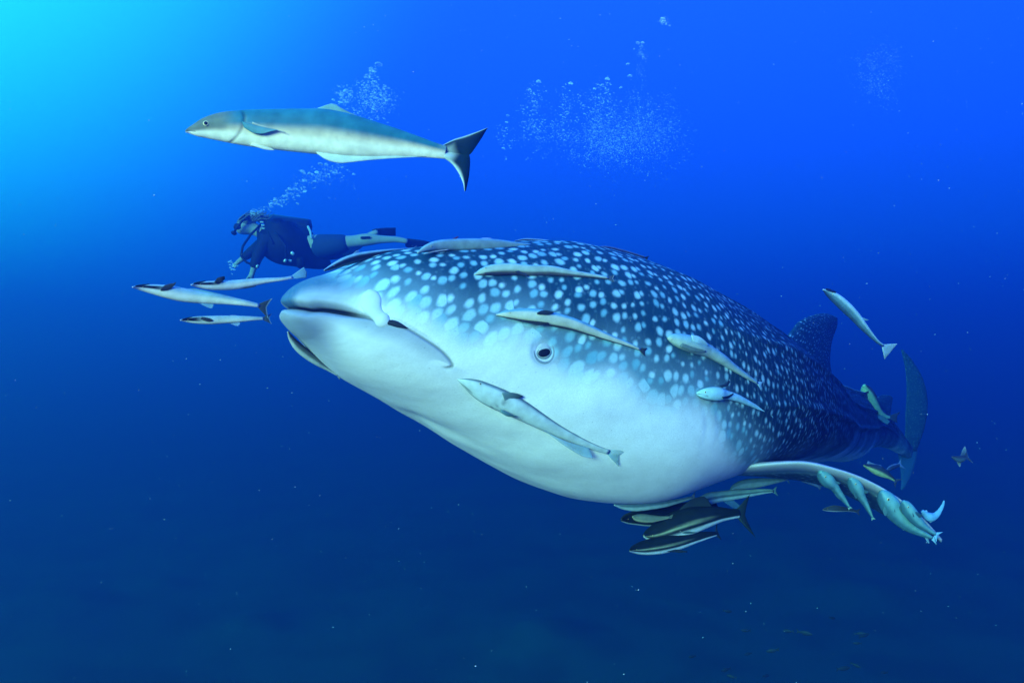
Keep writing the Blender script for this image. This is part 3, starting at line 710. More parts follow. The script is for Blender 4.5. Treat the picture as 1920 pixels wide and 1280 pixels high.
fish('remora', 'cream sided remora with blue back stretched just above the eye',
     [(930, 590, 1.2), (945, 590, 6), (970, 591, 11), (1000, 594, 14), (1035, 600, 13.5), (1070, 608, 12), (1105, 620, 9.5), (1140, 633, 6.5), (1175, 645, 4), (1200, 655, 2.5)], None,
     col=fishcol(back=(.13, .33, .40), belly=(.06, .065, .05), stripe=(.44, .47, .36), a0=66, a1=146, soft=8), caudal=(.05, .03, .3), ccol=(.03, .04, .04), **on,
     fins=[dict(n='pectoral_fin', A=[(1003, 589), (1012, 585), (1022, 585), (1034, 588)], B=[(1003, 592), (1012, 593), (1024, 593), (1033, 590)], c=(.02, .03, .035), out=.95, t=.006),
           dict(n='pelvic_fin', A=[(965, 603), (985, 607), (1005, 611), (1025, 610)], B=[(968, 601), (985, 603), (1005, 605), (1024, 607)], c=(.025, .03, .025), out=.85, t=.005)])
fish('remora', 'large pale remora lying slanted on the white cheek below the eye',
     [(858, 711, 1.5), (872, 716, 9), (892, 725, 17), (915, 737, 21), (945, 751, 22), (975, 766, 20), (1005, 783, 17), (1040, 803, 13), (1080, 823, 9), (1115, 838, 6.5), (1142, 847, 5)], None,
     col=fishcol(back=(.11, .17, .17), belly=(.12, .20, .20), stripe=(.46, .57, .55), a0=30, a1=148, soft=14), thick=.5, lift=.2, mouth=(.20, 120), gill=.36,
     eye=(.20, 40, .1), caudal=(.11, .07, .35), ccol=(.30, .52, .56), cmat=M_CLEAR, **on,
     fins=[dict(n='pectoral_fin', A=[(940, 730), (955, 729), (968, 731), (979, 736)], B=[(945, 744), (957, 746), (966, 742), (978, 738)], c=(.12, .2, .2), c2=(.02, .04, .04), out=.6, t=.006),
           dict(n='pelvic_fin', A=[(938, 760), (950, 766), (960, 771), (969, 774)], B=[(937, 766), (948, 773), (957, 775), (967, 775)], c=(.12, .25, .24), c2=(.03, .07, .07), out=.6, t=.005),
           dict(n='anal_fin', A=[(1015, 801), (1040, 815), (1070, 828), (1105, 838)], B=[(1030, 812), (1060, 835), (1090, 853), (1112, 858)], c=(.30, .52, .56), clear=1, out=.3, t=.004),
           dict(n='dorsal_fin', A=[(1020, 777), (1045, 795), (1075, 812), (1110, 828)], B=[(1030, 781), (1055, 797), (1080, 809), (1112, 826)], c=(.10, .28, .30), out=.3, t=.004)])
fish('remora', 'plump turquoise remora on the flank where the spots begin behind the eye',
     [(1251, 633, 3), (1258, 635, 9), (1275, 641, 14.5), (1300, 649, 16), (1325, 659, 12), (1350, 673, 10), (1375, 690, 7), (1400, 706, 4.5), (1420, 718, 2.5)], None,
     col=fishcol(back=(.18, .36, .44), belly=(.32, .42, .36), stripe=(.22, .38, .40), a0=50, a1=95, soft=18), caudal=(.06, .035, .2), ccol=(.3, .5, .6), eye=(.10, 120, .14), **on,
     fins=[dict(n='pectoral_fin', A=[(1268, 652), (1285, 660), (1300, 663), (1312, 662)], B=[(1272, 645), (1288, 652), (1302, 656), (1314, 659)], c=(.12, .18, .16), out=.9, t=.006),
           dict(n='pelvic_fin', A=[(1288, 630), (1300, 632), (1312, 640), (1320, 648)], B=[(1290, 642), (1300, 646), (1310, 648), (1318, 650)], c=(.35, .55, .62), out=.8, t=.006)])
fish('remora', 'smaller flat headed remora with dark outline, lowest on the flank by the gill region',
     [(1305, 737, 3), (1312, 737, 9), (1325, 737, 13.5), (1342, 738, 14), (1358, 740, 9.5), (1380, 746, 7.5), (1405, 757, 5), (1430, 769, 3), (1444, 775, 2)], None,
     col=fishcol(back=(.06, .16, .20), belly=(.05, .12, .14), stripe=(.32, .58, .62), a0=34, a1=152, soft=10), caudal=(.06, .03, .2), ccol=(.25, .5, .6), mouth=(.2, 100), **on,
     fins=[dict(n='pectoral_fin', A=[(1340, 722), (1352, 718), (1360, 712)], B=[(1345, 726), (1355, 723), (1363, 716)], c=(.02, .04, .05), out=.8, t=.006),
           dict(n='pelvic_fin', A=[(1343, 743), (1355, 741), (1368, 736)], B=[(1345, 747), (1357, 746), (1368, 739)], c=(.02, .04, .05), out=1, t=.005)])
fish('remora', 'dark and cream remora tucked under the lower jaw tip at the far side',
     [(540, 622, 1.5), (546, 634, 5), (558, 649, 8), (575, 663, 9), (595, 677, 8), (615, 690, 5), (634, 703, 2.5)], (2.98, 3.15), col=fishcol(back=(.03, .04, .03), belly=(.45, .52, .46), stripe=(.10, .13, .10), a0=60, a1=100, soft=14),
     caudal=(.06, .04, .3), ccol=(.3, .4, .4), **on)
fish('remora', 'blue remora diving alone towards the tail, its white triangular tail fin spread',
     [(1543, 543, 1.2), (1553, 549, 6), (1568, 560, 9.5), (1585, 575, 10.5), (1602, 592, 9.5), (1618, 611, 7.5), (1633, 628, 5), (1646, 641, 3), (1656, 648, 2.6)], (3.5, 3.8),
     col=fishcol(back=(.42, .62, .62), belly=(.05, .12, .18), stripe=(.12, .26, .32), a0=70, a1=108, soft=12), caudal=(.17, .09, .0), ccol=(.55, .75, .8), disc=(.03, .2, 10),
     fins=[dict(n='pectoral_fin', A=[(1566, 566), (1568, 572), (1572, 578)], B=[(1575, 570), (1576, 575), (1577, 580)], c=(.02, .04, .08), t=.005),
           dict(n='dorsal_fin', A=[(1615, 594), (1622, 597), (1628, 599)], B=[(1618, 600), (1624, 601), (1629, 600)], c=(.15, .3, .4), t=.004)])
# on the tail stock
grc = fishcol(back=(.05, .09, .09), belly=(.34, .62, .36), stripe=(.10, .22, .14), a0=35, a1=58, soft=10)
fish('remora', 'green bellied remora hanging head up on the tail stock, nearest below the dorsal fin',
     [(1553, 746, 4), (1556, 755, 11), (1562, 768, 15), (1570, 783, 14.5), (1577, 797, 10), (1585, 809, 6.5), (1597, 822, 3)], (5.7, 5.9), col=fishcol(back=(.04, .07, .08), belly=(.40, .70, .38), stripe=(.34, .6, .34), a0=30, a1=70, soft=14), caudal=(.10, .05, .3), ccol=(.1, .25, .22), group='green bellied remoras on the tail stock',
     fins=[dict(n='pectoral_fin', A=[(1572, 792), (1580, 805), (1586, 818)], B=[(1580, 790), (1588, 800), (1596, 812)], c=(.04, .1, .1), out=.8, t=.01)])
fish('remora', 'green bellied remora farther along the tail stock with a raised dark tail',
     [(1621, 722, 3), (1624, 731, 10), (1630, 745, 13), (1638, 759, 11.5), (1647, 771, 8), (1658, 779, 5), (1668, 782, 3)], (6.7, 7.0), col=fishcol(back=(.03, .04, .06), belly=(.28, .52, .34), stripe=(.22, .42, .30), a0=50, a1=90, soft=14), group='green bellied remoras on the tail stock',
     caudal=(.26, .10, .2, .04), ccol=(.04, .06, .07), fins=[dict(n='pectoral_fin', A=[(1640, 765), (1655, 778), (1668, 790)], B=[(1635, 772), (1648, 786), (1662, 796)], c=(.08, .2, .24), out=.6, t=.01)])
fish('remora', 'dark remora with thin pale outline on the ridge behind the dorsal fin',
     [(1547, 736, 3), (1555, 731, 8), (1568, 729, 10), (1585, 731, 8), (1602, 735, 5), (1622, 738, 3)], (6.2, 6.5), col=fishcol(back=(.10, .2, .3), belly=(.015, .03, .05), stripe=(.02, .035, .06), a0=35, a1=60), caudal=(.08, .06, .3), group=None)
fish('jack_fish', 'small dark fish with yellow green belly hovering between the pectoral fin and the tail',
     [(1620, 872, 2), (1630, 875, 6), (1643, 880, 9.5), (1656, 886, 9), (1668, 893, 5), (1678, 900, 2.5)], (5.0, 5.1), cat='fish', col=fishcol(back=(.02, .035, .05), belly=(.48, .62, .26), stripe=(.03, .05, .06), a0=50, a1=92, soft=6), caudal=(.16, .14, .5), ccol=(.05, .08, .12),
     fins=[dict(n='dorsal_fin', A=[(1625, 869), (1628, 864), (1636, 868), (1652, 872)], B=[(1630, 871), (1634, 871), (1642, 873), (1655, 876)], c=(.2, .3, .4), t=.006)])
fish('jack_fish', 'small dark fish with forked tail close against the lower tail lobe of the shark',
     [(1662, 884, 2), (1668, 878, 4), (1676, 874, 4.5), (1686, 871, 3)], (6.0, 6.1), cat='fish', col=fishcol(back=(.15, .2, .3), belly=(.03, .05, .08), stripe=(.03, .05, .07)), caudal=(.3, .25, .5), ccol=(.12, .2, .3))
fish('damsel_fish', 'tiny dark fish with pale edged fins swimming alone at the far right',
     [(1785, 856, 1.5), (1790, 858, 4), (1798, 860, 6.5), (1806, 859, 5.5), (1812, 857, 2.5)], (4.6, 4.65), cat='fish', col=fishcol(back=(.02, .03, .05), belly=(.04, .07, .1), stripe=(.03, .04, .06)), caudal=(.25, .35, .5), ccol=(.03, .04, .06), rim=(.2, .3, .35),
     fins=[dict(n='dorsal_fin', A=[(1800, 855), (1805, 842), (1809, 836)], B=[(1810, 855), (1812, 846), (1811, 839)], c=(.03, .05, .08), c2=(.16, .22, .28), t=.006),
           dict(n='anal_fin', A=[(1793, 864), (1796, 870), (1799, 875)], B=[(1802, 864), (1802, 869), (1801, 874)], c=(.04, .06, .08), c2=(.2, .26, .3), t=.006)])
# on the pectoral fin
G3 = 'remoras hanging from the pectoral fin'
pf = fishcol(back=(.10, .30, .34), belly=(.04, .13, .17), stripe=(.13, .33, .36), a0=60, a1=100, soft=18)
d3 = rd+.02
fish('remora', 'rounded pale remora hanging nearest the root of the pectoral fin', [(1537, 884, 4), (1542, 890, 11), (1552, 901, 13), (1563, 911, 9), (1572, 923, 7), (1582, 936, 5), (1592, 950, 2)], (d3, d3+.1), col=pf, caudal=(.06, .04, .3), ccol=(.2, .4, .4), group=G3, fins=[dict(n='pectoral_fin', A=[(1553, 897), (1562, 897), (1572, 901)], B=[(1556, 906), (1564, 905), (1572, 903)], c=(.06, .16, .18), out=.7), dict(n='anal_fin', A=[(1562, 918), (1566, 928), (1574, 936)], B=[(1572, 924), (1574, 930), (1578, 936)], c=(.05, .13, .15), out=.2)])
fish('remora', 'rounded pale remora hanging second from the root of the pectoral fin', [(1594, 896, 4), (1599, 903, 11), (1606, 915, 12.5), (1613, 928, 9), (1621, 941, 6), (1629, 956, 4), (1636, 970, 1.6)], (d3+.02, d3+.12), col=pf, caudal=(.06, .04, .3), ccol=(.2, .4, .4), group=G3, fins=[dict(n='pectoral_fin', A=[(1608, 911), (1617, 912), (1626, 918)], B=[(1608, 921), (1616, 922), (1625, 920)], c=(.06, .16, .18), out=.7), dict(n='pelvic_fin', A=[(1598, 914), (1599, 924), (1603, 932)], B=[(1605, 914), (1606, 922), (1606, 931)], c=(.05, .13, .15), out=.5)])
fish('remora', 'biggest and palest remora on the outer half of the pectoral fin', [(1652, 921, 5), (1658, 930, 14), (1667, 944, 18), (1678, 960, 17), (1690, 974, 14), (1706, 987, 11), (1726, 998, 7), (1748, 1008, 3)], (d3+.04, d3+.1), col=pf, caudal=(.10, .06, .5), ccol=(.2, .45, .6), group=G3,
     fins=[dict(n='pectoral_fin', A=[(1672, 938), (1686, 944), (1694, 954)], B=[(1672, 952), (1684, 957), (1693, 957)], c=(.05, .14, .16), out=.8), dict(n='lower_pectoral_fin', A=[(1655, 944), (1653, 954), (1656, 962)], B=[(1664, 946), (1662, 955), (1659, 962)], c=(.06, .16, .18), out=.5), dict(n='pelvic_fin', A=[(1728, 1000), (1734, 1008), (1740, 1018)], B=[(1736, 1000), (1740, 1008), (1743, 1018)], c=(.2, .4, .5), clear=1)])
fish('remora', 'remora squeezed between the biggest one and the leading edge near the fin tip', [(1693, 940, 4), (1698, 947, 10), (1706, 959, 12), (1716, 972, 11), (1728, 984, 8), (1742, 994, 5), (1754, 1001, 3)], (d3+.0, d3+.06), col=pf, caudal=(.12, .12, .5), ccol=(.2, .5, .75), group=G3, fins=[dict(n='pectoral_fin', A=[(1706, 952), (1717, 955), (1726, 962)], B=[(1708, 963), (1717, 965), (1725, 964)], c=(.03, .08, .10), out=.8)])
fish('remora', 'bright blue remora at the very tip of the pectoral fin with tail curved upward', [(1729, 957, 3), (1735, 964, 6), (1744, 969, 8.5), (1754, 966, 6), (1762, 957, 4), (1768, 946, 2.4), (1770, 938, 1.2)], (d3+.1, d3+.12), col=fishcol(back=(.12, .32, .5), belly=(.1, .28, .45), stripe=(.12, .32, .5)), group=G3, caudal=None, eye=None,
     fins=[dict(n='pectoral_fin', A=[(1730, 957), (1736, 968), (1744, 980)], B=[(1738, 956), (1744, 966), (1750, 976)], c=(.2, .4, .55))])
fish('remora', 'thin dark remora with pale outline swimming below the pectoral fin', [(1543, 955, 1.2), (1552, 954, 4), (1566, 953, 6), (1582, 954, 4.5), (1596, 956, 3), (1606, 958, 2)], (3.9, 3.95), col=fishcol(back=(.14, .2, .26), belly=(.3, .38, .45), stripe=(.02, .035, .06), a0=25, a1=140, soft=8), caudal=(.12, .1, .4), ccol=(.03, .05, .1))
# school beneath the belly
G4 = 'fishes sheltering under the belly'
dkc = lambda a1=118: fishcol(back=(.035, .05, .045), belly=(.36, .46, .46), stripe=(.012, .022, .022), a0=40, a1=a1, soft=6)
def stripes(t, deg):
    b = np.array((.006, .014, .013)); c = np.ones(t.shape+(3,))*b
    ln = np.exp(-((deg-(112-18*t))/5.5)**2)*(1-sm(.45, .75, t)); lo = sm(132-14*t, 142-14*t, deg)
    return c*(1-lo[..., None])+np.array((.42, .55, .56))*lo[..., None]+np.array((.22, .27, .17))*ln[..., None]
fish('cobia', 'largest dark fish of the school under the belly with raised forked tail',
     [(1207, 1004, 3), (1217, 1002, 11), (1237, 996, 19), (1265, 985, 24), (1295, 975, 25), (1325, 968, 20), (1350, 964, 14), (1370, 963, 10), (1385, 962, 8)], (3.55, 3.75), cat='fish', group=G4, col=stripes, thick=.7, mouth=(.12, 128),
     n=80, m=44, eye=(.14, 105, .09), caudal=(.17, .20, .55, -.02), ccol=(.012, .03, .028),
     fins=[dict(n='dorsal_fin', A=[(1262, 968), (1280, 948), (1300, 934), (1320, 930)], B=[(1340, 952), (1335, 948), (1330, 940), (1322, 931)], c=(.015, .03, .03)),
           dict(n='pectoral_fin', A=[(1268, 986), (1285, 997), (1300, 1000)], B=[(1260, 992), (1272, 1001), (1282, 1002)], c=(.03, .08, .08), out=.7)])
fish('cobia', 'dark fish lowest of the school under the belly with pale lower jaw',
     [(1181, 1032, 2), (1190, 1029, 8), (1210, 1026, 13.5), (1240, 1021, 16), (1270, 1015, 15), (1300, 1008, 11), (1325, 1003, 7), (1343, 1000, 4)], (3.45, 3.7), cat='fish', group=G4, col=stripes, thick=.7, n=80, m=44, mouth=(.1, 125), eye=(.14, 100, .09),
     caudal=(.05, .09, .5, .03), ccol=(.015, .03, .04), fins=[dict(n='pectoral_fin', A=[(1245, 1026), (1265, 1030), (1285, 1034)], B=[(1240, 1034), (1262, 1036), (1283, 1036)], c=(.015, .03, .035), out=.6)])
fish('cobia', 'dark blunt headed fish highest of the dark ones under the belly',
     [(1165, 974, 3), (1175, 972, 9), (1195, 970, 14), (1220, 969, 17), (1250, 965, 18), (1280, 958, 16), (1310, 950, 12), (1335, 944, 8)], (3.72, 4.0), cat='fish', group=G4, col=fishcol(back=(.02, .035, .035), belly=(.3, .42, .45), stripe=(.006, .014, .014), a0=40, a1=150, soft=5), thick=.7, n=60, m=40,
     caudal=(.08, .1, .4), ccol=(.015, .03, .04), eye=(.12, 100, .09))
fish('remora', 'green grey remora overlapping the cheek of the blunt headed dark fish', [(1186, 968, 1.5), (1193, 970, 6), (1206, 971, 8), (1222, 972, 7), (1240, 971, 4), (1256, 969, 2)], (3.5, 3.6), group=G4, col=fishcol(back=(.10, .15, .12), belly=(.26, .30, .18), stripe=(.14, .19, .13), a0=60, a1=120), caudal=(.1, .06, .3), ccol=(.1, .14, .1))
fish('remora', 'pale teal striped remora above the dark tail under the belly', [(1305, 943, 2), (1313, 939, 7), (1330, 934, 11), (1352, 930, 10), (1378, 927, 9), (1405, 924, 7), (1430, 921, 5), (1450, 920, 3)], (3.75, 4.0), group=G4, col=fishcol(back=(.16, .32, .34), belly=(.28, .48, .52), stripe=(.06, .13, .15), a0=82, a1=108), caudal=(.06, .05, .4), ccol=(.1, .25, .3),
     fins=[dict(n='pelvic_fin', A=[(1352, 938), (1365, 946), (1380, 956)], B=[(1375, 937), (1385, 945), (1392, 953)], c=(.08, .25, .4), clear=1)])
fish('remora', 'faint teal remora farthest right in the group under the belly', [(1369, 920, 2), (1378, 913, 6), (1395, 908, 9), (1420, 905, 9), (1445, 902, 6), (1466, 900, 3), (1476, 899, 2)], (3.9, 4.15), group=G4, col=fishcol(back=(.12, .28, .32), belly=(.20, .36, .42), stripe=(.10, .22, .26)), caudal=(.06, .05, .4), ccol=(.1, .22, .3))
fish('remora', 'pale remora pressed flat against the lowest point of the belly', [(1152, 946, 1.5), (1170, 950, 5), (1192, 951, 7), (1220, 948, 7), (1248, 944, 6), (1275, 938, 4), (1298, 932, 2.4)], (3.6, 3.85), group=G4, col=fishcol(back=(.20, .36, .40), belly=(.34, .52, .54), stripe=(.12, .24, .28), a0=60, a1=90), caudal=(.06, .05, .4), ccol=(.2, .3, .35))
fish('remora', 'faint blue remora in the shade right behind the pectoral fin root', [(1488, 886, 2), (1497, 890, 6), (1508, 896, 8), (1522, 903, 6), (1536, 911, 3)], (4.3, 4.4), group=G4, col=fishcol(back=(.10, .2, .3), belly=(.12, .22, .3), stripe=(.04, .08, .12)), caudal=(.1, .08, .3), ccol=(.08, .15, .2))

# small far fish over the sand
far_xy = [(1365, 1145, 8), (1476, 1182, 9), (1511, 1186, 12), (1614, 1187, 9), (1622, 1190, 9), (1561, 1158, 7), (1447, 1219, 10), (1583, 1252, 12), (1606, 1247, 8), (1606, 1205, 7),
          (1360, 1255, 9), (1397, 1181, 8), (1437, 1266, 8), (1370, 1267, 8), (1657, 1260, 7), (1402, 1225, 7), (1297, 1230, 7)]
def reef_fish():
    V = []; n, m = 14, 10; t = np.linspace(0, 1, n); prof = np.sin(np.pi*np.clip(t*.93+.02, 0, 1))**.8*.19+.012
    th = np.linspace(0, 2*np.pi, m, endpoint=False)
    V = np.stack([np.repeat((t-.5)[:, None], m, 1), prof[:, None]*.45*np.sin(th), prof[:, None]*np.cos(th)], -1)
    F = grid_faces(n, m)+[list(range(m)), [(n-1)*m+j for j in range(m)]]
    body = mesh_np('reef_fish_body', V, F)
    bm = bmesh.new(); pts = [(.46, 0, .03), (.72, 0, .2), (.62, 0, 0), (.72, 0, -.2), (.46, 0, -.03)]
    a = [bm.verts.new((x, .008, z)) for x, y, z in pts]; b_ = [bm.verts.new((x, -.008, z)) for x, y, z in pts]
    bm.faces.new(a); bm.faces.new(b_[::-1])
    for i in range(5): bm.faces.new((a[i], b_[i], b_[(i+1) % 5], a[(i+1) % 5]))
    tail = bpy.data.meshes.new('reef_fish_tail'); bm.to_mesh(tail); bm.free()
    return body, tail
M_REEF = simple('reef_fish_skin', (.015, .025, .03), .5)
fb, ft = reef_fish(); fb.materials.append(M_REEF); ft.materials.append(M_REEF)
for x, y, w in far_xy:
    d = random.uniform(9.5, 11.5); L_ = w*2.0*d/FPX
    r = empty('reef_fish', P(x, y, d), 'tiny dark fish in the scattered school low over the seabed', 'fish', 'tiny dark fishes over the seabed')
    r.scale = (L_, L_, L_); r.rotation_euler = (0, random.uniform(-.3, .3), random.uniform(-.6, .6)+(math.pi if random.random() < .4 else 0))
    for me, nm in ((fb, 'body'), (ft, 'tail_fin')):
        o = bpy.data.objects.new(nm, me); COL.objects.link(o); o.parent = r

# ------------------------------------------------------------------ diver
def diver():
    D0 = 10.0; K = D0/8.6
    def q(px, py, dz=0): return P(px, py, D0+dz*K)
    base = q(520, 450)
    root = empty('person', base, 'scuba diver in dark vest and shorts with bare calf, swimming left behind the shark snout', 'person')
    def skin(name, nodes, edges, mat, rootv=0, sub=2, parent=root):
        bm = bmesh.new(); vs = [bm.verts.new(Vector(p)-base) for p, r in nodes]
        for a, b in edges: bm.edges.new((vs[a], vs[b]))
        me = bpy.data.meshes.new(name); bm.to_mesh(me); bm.free()
        o = link_mesh(name, me, mat, parent)
        md = o.modifiers.new('skin', 'SKIN'); md.use_smooth_shade = True
        for i, (p, r) in enumerate(nodes):
            sv = me.skin_vertices[0].data[i]; sv.radius = tuple(x*K for x in (r if isinstance(r, tuple) else (r, r)))
            sv.use_root = (i == rootv)
        s2 = o.modifiers.new('sub', 'SUBSURF'); s2.levels = s2.render_levels = sub
        return o
    M_SKIN = simple('diver_skin', (.30, .27, .24), .5, noise=.12, scale=12)
    M_VEST = simple('vest_nylon', (.004, .006, .010), .65, noise=.4, scale=14)
    M_SHORT = simple('shorts_cloth', (.012, .03, .08), .7, noise=.3, scale=10)
    M_HAIR = simple('diver_hair', (.10, .10, .09), .6, noise=.5, scale=60)
    M_RUB = simple('black_rubber', (.004, .006, .010), .5, noise=.3, scale=20)
    M_TANK = simple('tank_paint', (.02, .03, .04), .3, metal=.6, noise=.2, scale=8)
    M_GREY = simple('regulator_metal', (.45, .5, .52), .3, metal=.3, noise=.2, scale=30)
    nd = []; ed = []
    def add(p, r, par=None):
        nd.append((p, r)); i = len(nd)-1
        if par is not None: ed.append((par, i))
        return i
    pel = add(q(590, 462), (.15, .13))
    wai = add(q(560, 458), (.125, .115), pel); che = add(q(520, 448, -.03), (.15, .13), wai); nck = add(q(494, 438), .075, che)
    skl = add(q(478, 430), .065, nck); hd = add(q(463, 424), (.105, .10), skl); fac = add(q(450, 428, -.04), .085, hd); add(q(443, 433, -.07), .03, fac)
    # near arm, hanging down
    sh = add(q(500, 452, -.20), .062, che); el = add(q(482, 482, -.26), .045, sh); wr = add(q(474, 508, -.24), .030, el); pm = add(q(471, 518, -.23), (.036, .02), wr)
    for k, (dx, dy, dz) in enumerate(((-5, 12, -.02), (-2, 14, 0), (1, 14, .02), (4, 12, .035))):
        f1 = add(q(471+dx*.5, 518+dy*.6, -.23+dz), .011, pm); add(q(471+dx, 518+dy, -.22+dz), .008, f1)
    th1 = add(q(466, 519, -.26), .012, pm); add(q(462, 524, -.28), .009, th1)
    # far arm, reaching ahead and down
    sh2 = add(q(498, 450, .19), .062, che); el2 = add(q(474, 470, .26), .045, sh2); wr2 = add(q(452, 487, .22), .030, el2); pm2 = add(q(445, 493, .2), (.034, .02), wr2)
    for dx, dy in ((-9, 3), (-9, 6), (-8, 8), (-5, 10)):
        f1 = add(q(445+dx*.6, 493+dy*.6, .2), .011, pm2); add(q(445+dx, 493+dy, .2), .008, f1)
    # near leg straight back, far leg slightly bent
    hp = add(q(606, 458, -.10), .115, pel); mt = add(q(632, 457, -.11), .098, hp); kn = add(q(660, 453, -.10), .066, mt); cf = add(q(688, 449, -.09), .076, kn); ca = add(q(715, 449, -.08), .045, cf); an = add(q(745, 449, -.06), .034, ca); add(q(766, 453, -.05), .03, an)
    hp2 = add(q(606, 468, .11), .115, pel); mt2 = add(q(632, 470, .13), .098, hp2); kn2 = add(q(655, 468, .14), .066, mt2); cf2 = add(q(675, 455, .16), .058, kn2); an2 = add(q(700, 438, .18), .036, cf2); add(q(710, 434, .18), .03, an2)
    skin('body', nd, ed, M_SKIN)
    skin('shorts', [(q(578, 461), (.175, .155)), (q(592, 463), (.175, .16)), (q(612, 460, -.10), .135), (q(640, 457, -.10), .112), (q(656, 455, -.10), .094), (q(612, 470, .11), .135), (q(650, 471, .14), .10)],
         [(0, 1), (1, 2), (2, 3), (3, 4), (1, 5), (5, 6)], M_SHORT)
    skin('shirt', [(q(500, 441), (.13, .12)), (q(530, 444), (.185, .165)), (q(566, 447, -.02), (.165, .15)), (q(584, 458), (.15, .14)), (q(500, 452, -.2), .085), (q(482, 482, -.26), .062), (q(475, 504, -.24), .046), (q(500, 450, .19), .08), (q(474, 470, .26), .06), (q(454, 485, .22), .045)], [(0, 1), (1, 2), (2, 3), (0, 4), (4, 5), (5, 6), (0, 7), (7, 8), (8, 9)], simple('shirt_cloth', (.006, .01, .018), .7, noise=.3, scale=10))
    v = skin('buoyancy_vest', [(q(490, 440), (.15, .15)), (q(508, 446, -.04), (.24, .22)), (q(535, 458, -.06), (.30, .26)), (q(562, 468, -.04), (.25, .22)), (q(580, 482, -.02), (.16, .15)), (q(600, 492, 0), .09), (q(622, 496, .02), .05), (q(507, 420, -.05), .10), (q(530, 412, -.05), .06)],
             [(0, 1), (1, 2), (2, 3), (3, 4), (4, 5), (5, 6), (1, 7), (7, 8)], M_VEST)
    skin('pocket', [(q(560, 480, -.25), .05), (q(566, 494, -.24), .05), (q(560, 503, -.2), .03)], [(0, 1), (1, 2)], M_VEST, parent=v)
    skin('strap_buckle', [(q(545, 472, -.33), .022), (q(552, 478, -.33), .018)], [(0, 1)], M_GREY, sub=1, parent=v)
    skin('strap_buckle', [(q(540, 488, -.30), .016), (q(548, 489, -.30), .016)], [(0, 1)], M_GREY, sub=1, parent=v)
    # tank on the back
    ax0, ax1 = q(497, 416, .10), q(585, 428, .12)
    t = (ax1-ax0).normalized(); a = t.orthogonal().normalized(); b_ = t.cross(a); Lg = (ax1-ax0).length
    prof = [(0, .01), (.0, .03), (.03, .035), (.06, .06), (.11, .09), (.16, .095), (.9, .095), (.95, .09), (.975, .06), (1, .02)]
    thv = np.linspace(0, 2*np.pi, 24, endpoint=False)
    Vt = np.array([np.array(ax0+t*Lg*p)+np.outer(np.cos(thv), a)*r*K+np.outer(np.sin(thv), b_)*r*K for p, r in prof])
    tank = link_mesh('air_tank', mesh_np('air_tank', Vt, grid_faces(len(prof), 24)+[list(range(24)), [(len(prof)-1)*24+j for j in range(24)]], base), M_TANK, root)
    skin('valve', [(q(493, 415, .1), .035), (q(486, 414, .06), .025), (q(498, 412, .12), .02)], [(0, 1), (0, 2)], M_GREY, sub=1, parent=tank)
    skin('regulator', [(q(440, 434, -.12), .045), (q(437, 440, -.14), .035)], [(0, 1)], M_RUB, sub=1)
    skin('air_hose', [(q(486, 414, .06), .014), (q(470, 408, -.06), .014), (q(454, 414, -.16), .014), (q(443, 428, -.16), .014), (q(440, 434, -.13), .014)], [(0, 1), (1, 2), (2, 3), (3, 4)], M_RUB)
    skin('air_hose', [(q(490, 420, 0), .013), (q(470, 440, -.2), .013), (q(455, 462, -.26), .013), (q(452, 480, -.27), .013), (q(462, 492, -.27), .013), (q(480, 498, -.26), .013)], [(i, i+1) for i in range(5)], M_RUB)
    skin('pressure_gauge', [(q(480, 498, -.26), .03), (q(486, 500, -.27), .03)], [(0, 1)], M_GREY, sub=1)
    M_STRAP = simple('strap_webbing', (.30, .36, .38), .5, noise=.3, scale=30)
    skin('strap', [(q(577, 424, -.05), .016), (q(582, 434, -.14), .014), (q(584, 448, -.20), .012)], [(0, 1), (1, 2)], M_STRAP, sub=1, parent=v)
    skin('strap', [(q(500, 424, -.16), .020), (q(505, 440, -.26), .016), (q(512, 458, -.31), .012)], [(0, 1), (1, 2)], M_RUB, sub=1, parent=v)
    for i_, (x_, y_, z_) in enumerate(((492, 404, 0), (490, 410, -.03), (491, 416, -.06), (493, 422, -.09), (495, 428, -.12))):
        skin('hose_rib', [(q(x_-4, y_, z_-.05), .010), (q(x_+4, y_+1, z_-.05), .010)], [(0, 1)], M_STRAP, sub=1, parent=v)
    skin('octopus_regulator', [(q(532, 486, -.34), .030), (q(538, 491, -.34), .026)], [(0, 1)], M_GREY, sub=1)
    skin('air_hose', [(q(496, 420, -.05), .012), (q(520, 440, -.33), .012), (q(536, 462, -.38), .012), (q(536, 486, -.35), .012)], [(0, 1), (1, 2), (2, 3)], M_RUB)
    skin('knife_sheath', [(q(675, 446, -.17), .016), (q(695, 445, -.16), .014)], [(0, 1)], M_RUB, sub=1)
    # mask with strap
    c = q(447, 425, -.06); skin('dive_mask', [(c, (.05, .04)), (q(445, 427, .03), (.05, .04)), (q(446, 424, -.11), (.04, .03))], [(0, 1), (0, 2)], M_RUB, sub=1)
    # hair drifting up and back: strands
    hv = []
    for k in range(46):
        a0 = random.uniform(-1, 1); sx0, sy0 = 452+random.uniform(-6, 26), 414+random.uniform(-5, 6)
        ln = random.uniform(18, 44)
        hv.append([q(sx0, sy0, a0*.09), q(sx0+ln*.35, sy0-6-random.uniform(0, 4), a0*.11), q(sx0+ln*.7, sy0-9+random.uniform(-4, 5), a0*.12), q(sx0+ln, sy0-10+random.uniform(-8, 10), a0*.13)])
    Vh, Fh = [], []
    for st in hv:
        Cq = crs(np.array([tuple(p) for p in st]), 8); r = np.linspace(.014, .003, 8); tt = np.linspace(0, 2*np.pi, 5, endpoint=False); b0 = len(Vh)
        for i in range(8):
            for x in tt: Vh.append(Cq[i]+np.array([0, math.cos(x), math.sin(x)])*r[i])
        Fh += grid_faces(8, 5, base=b0)
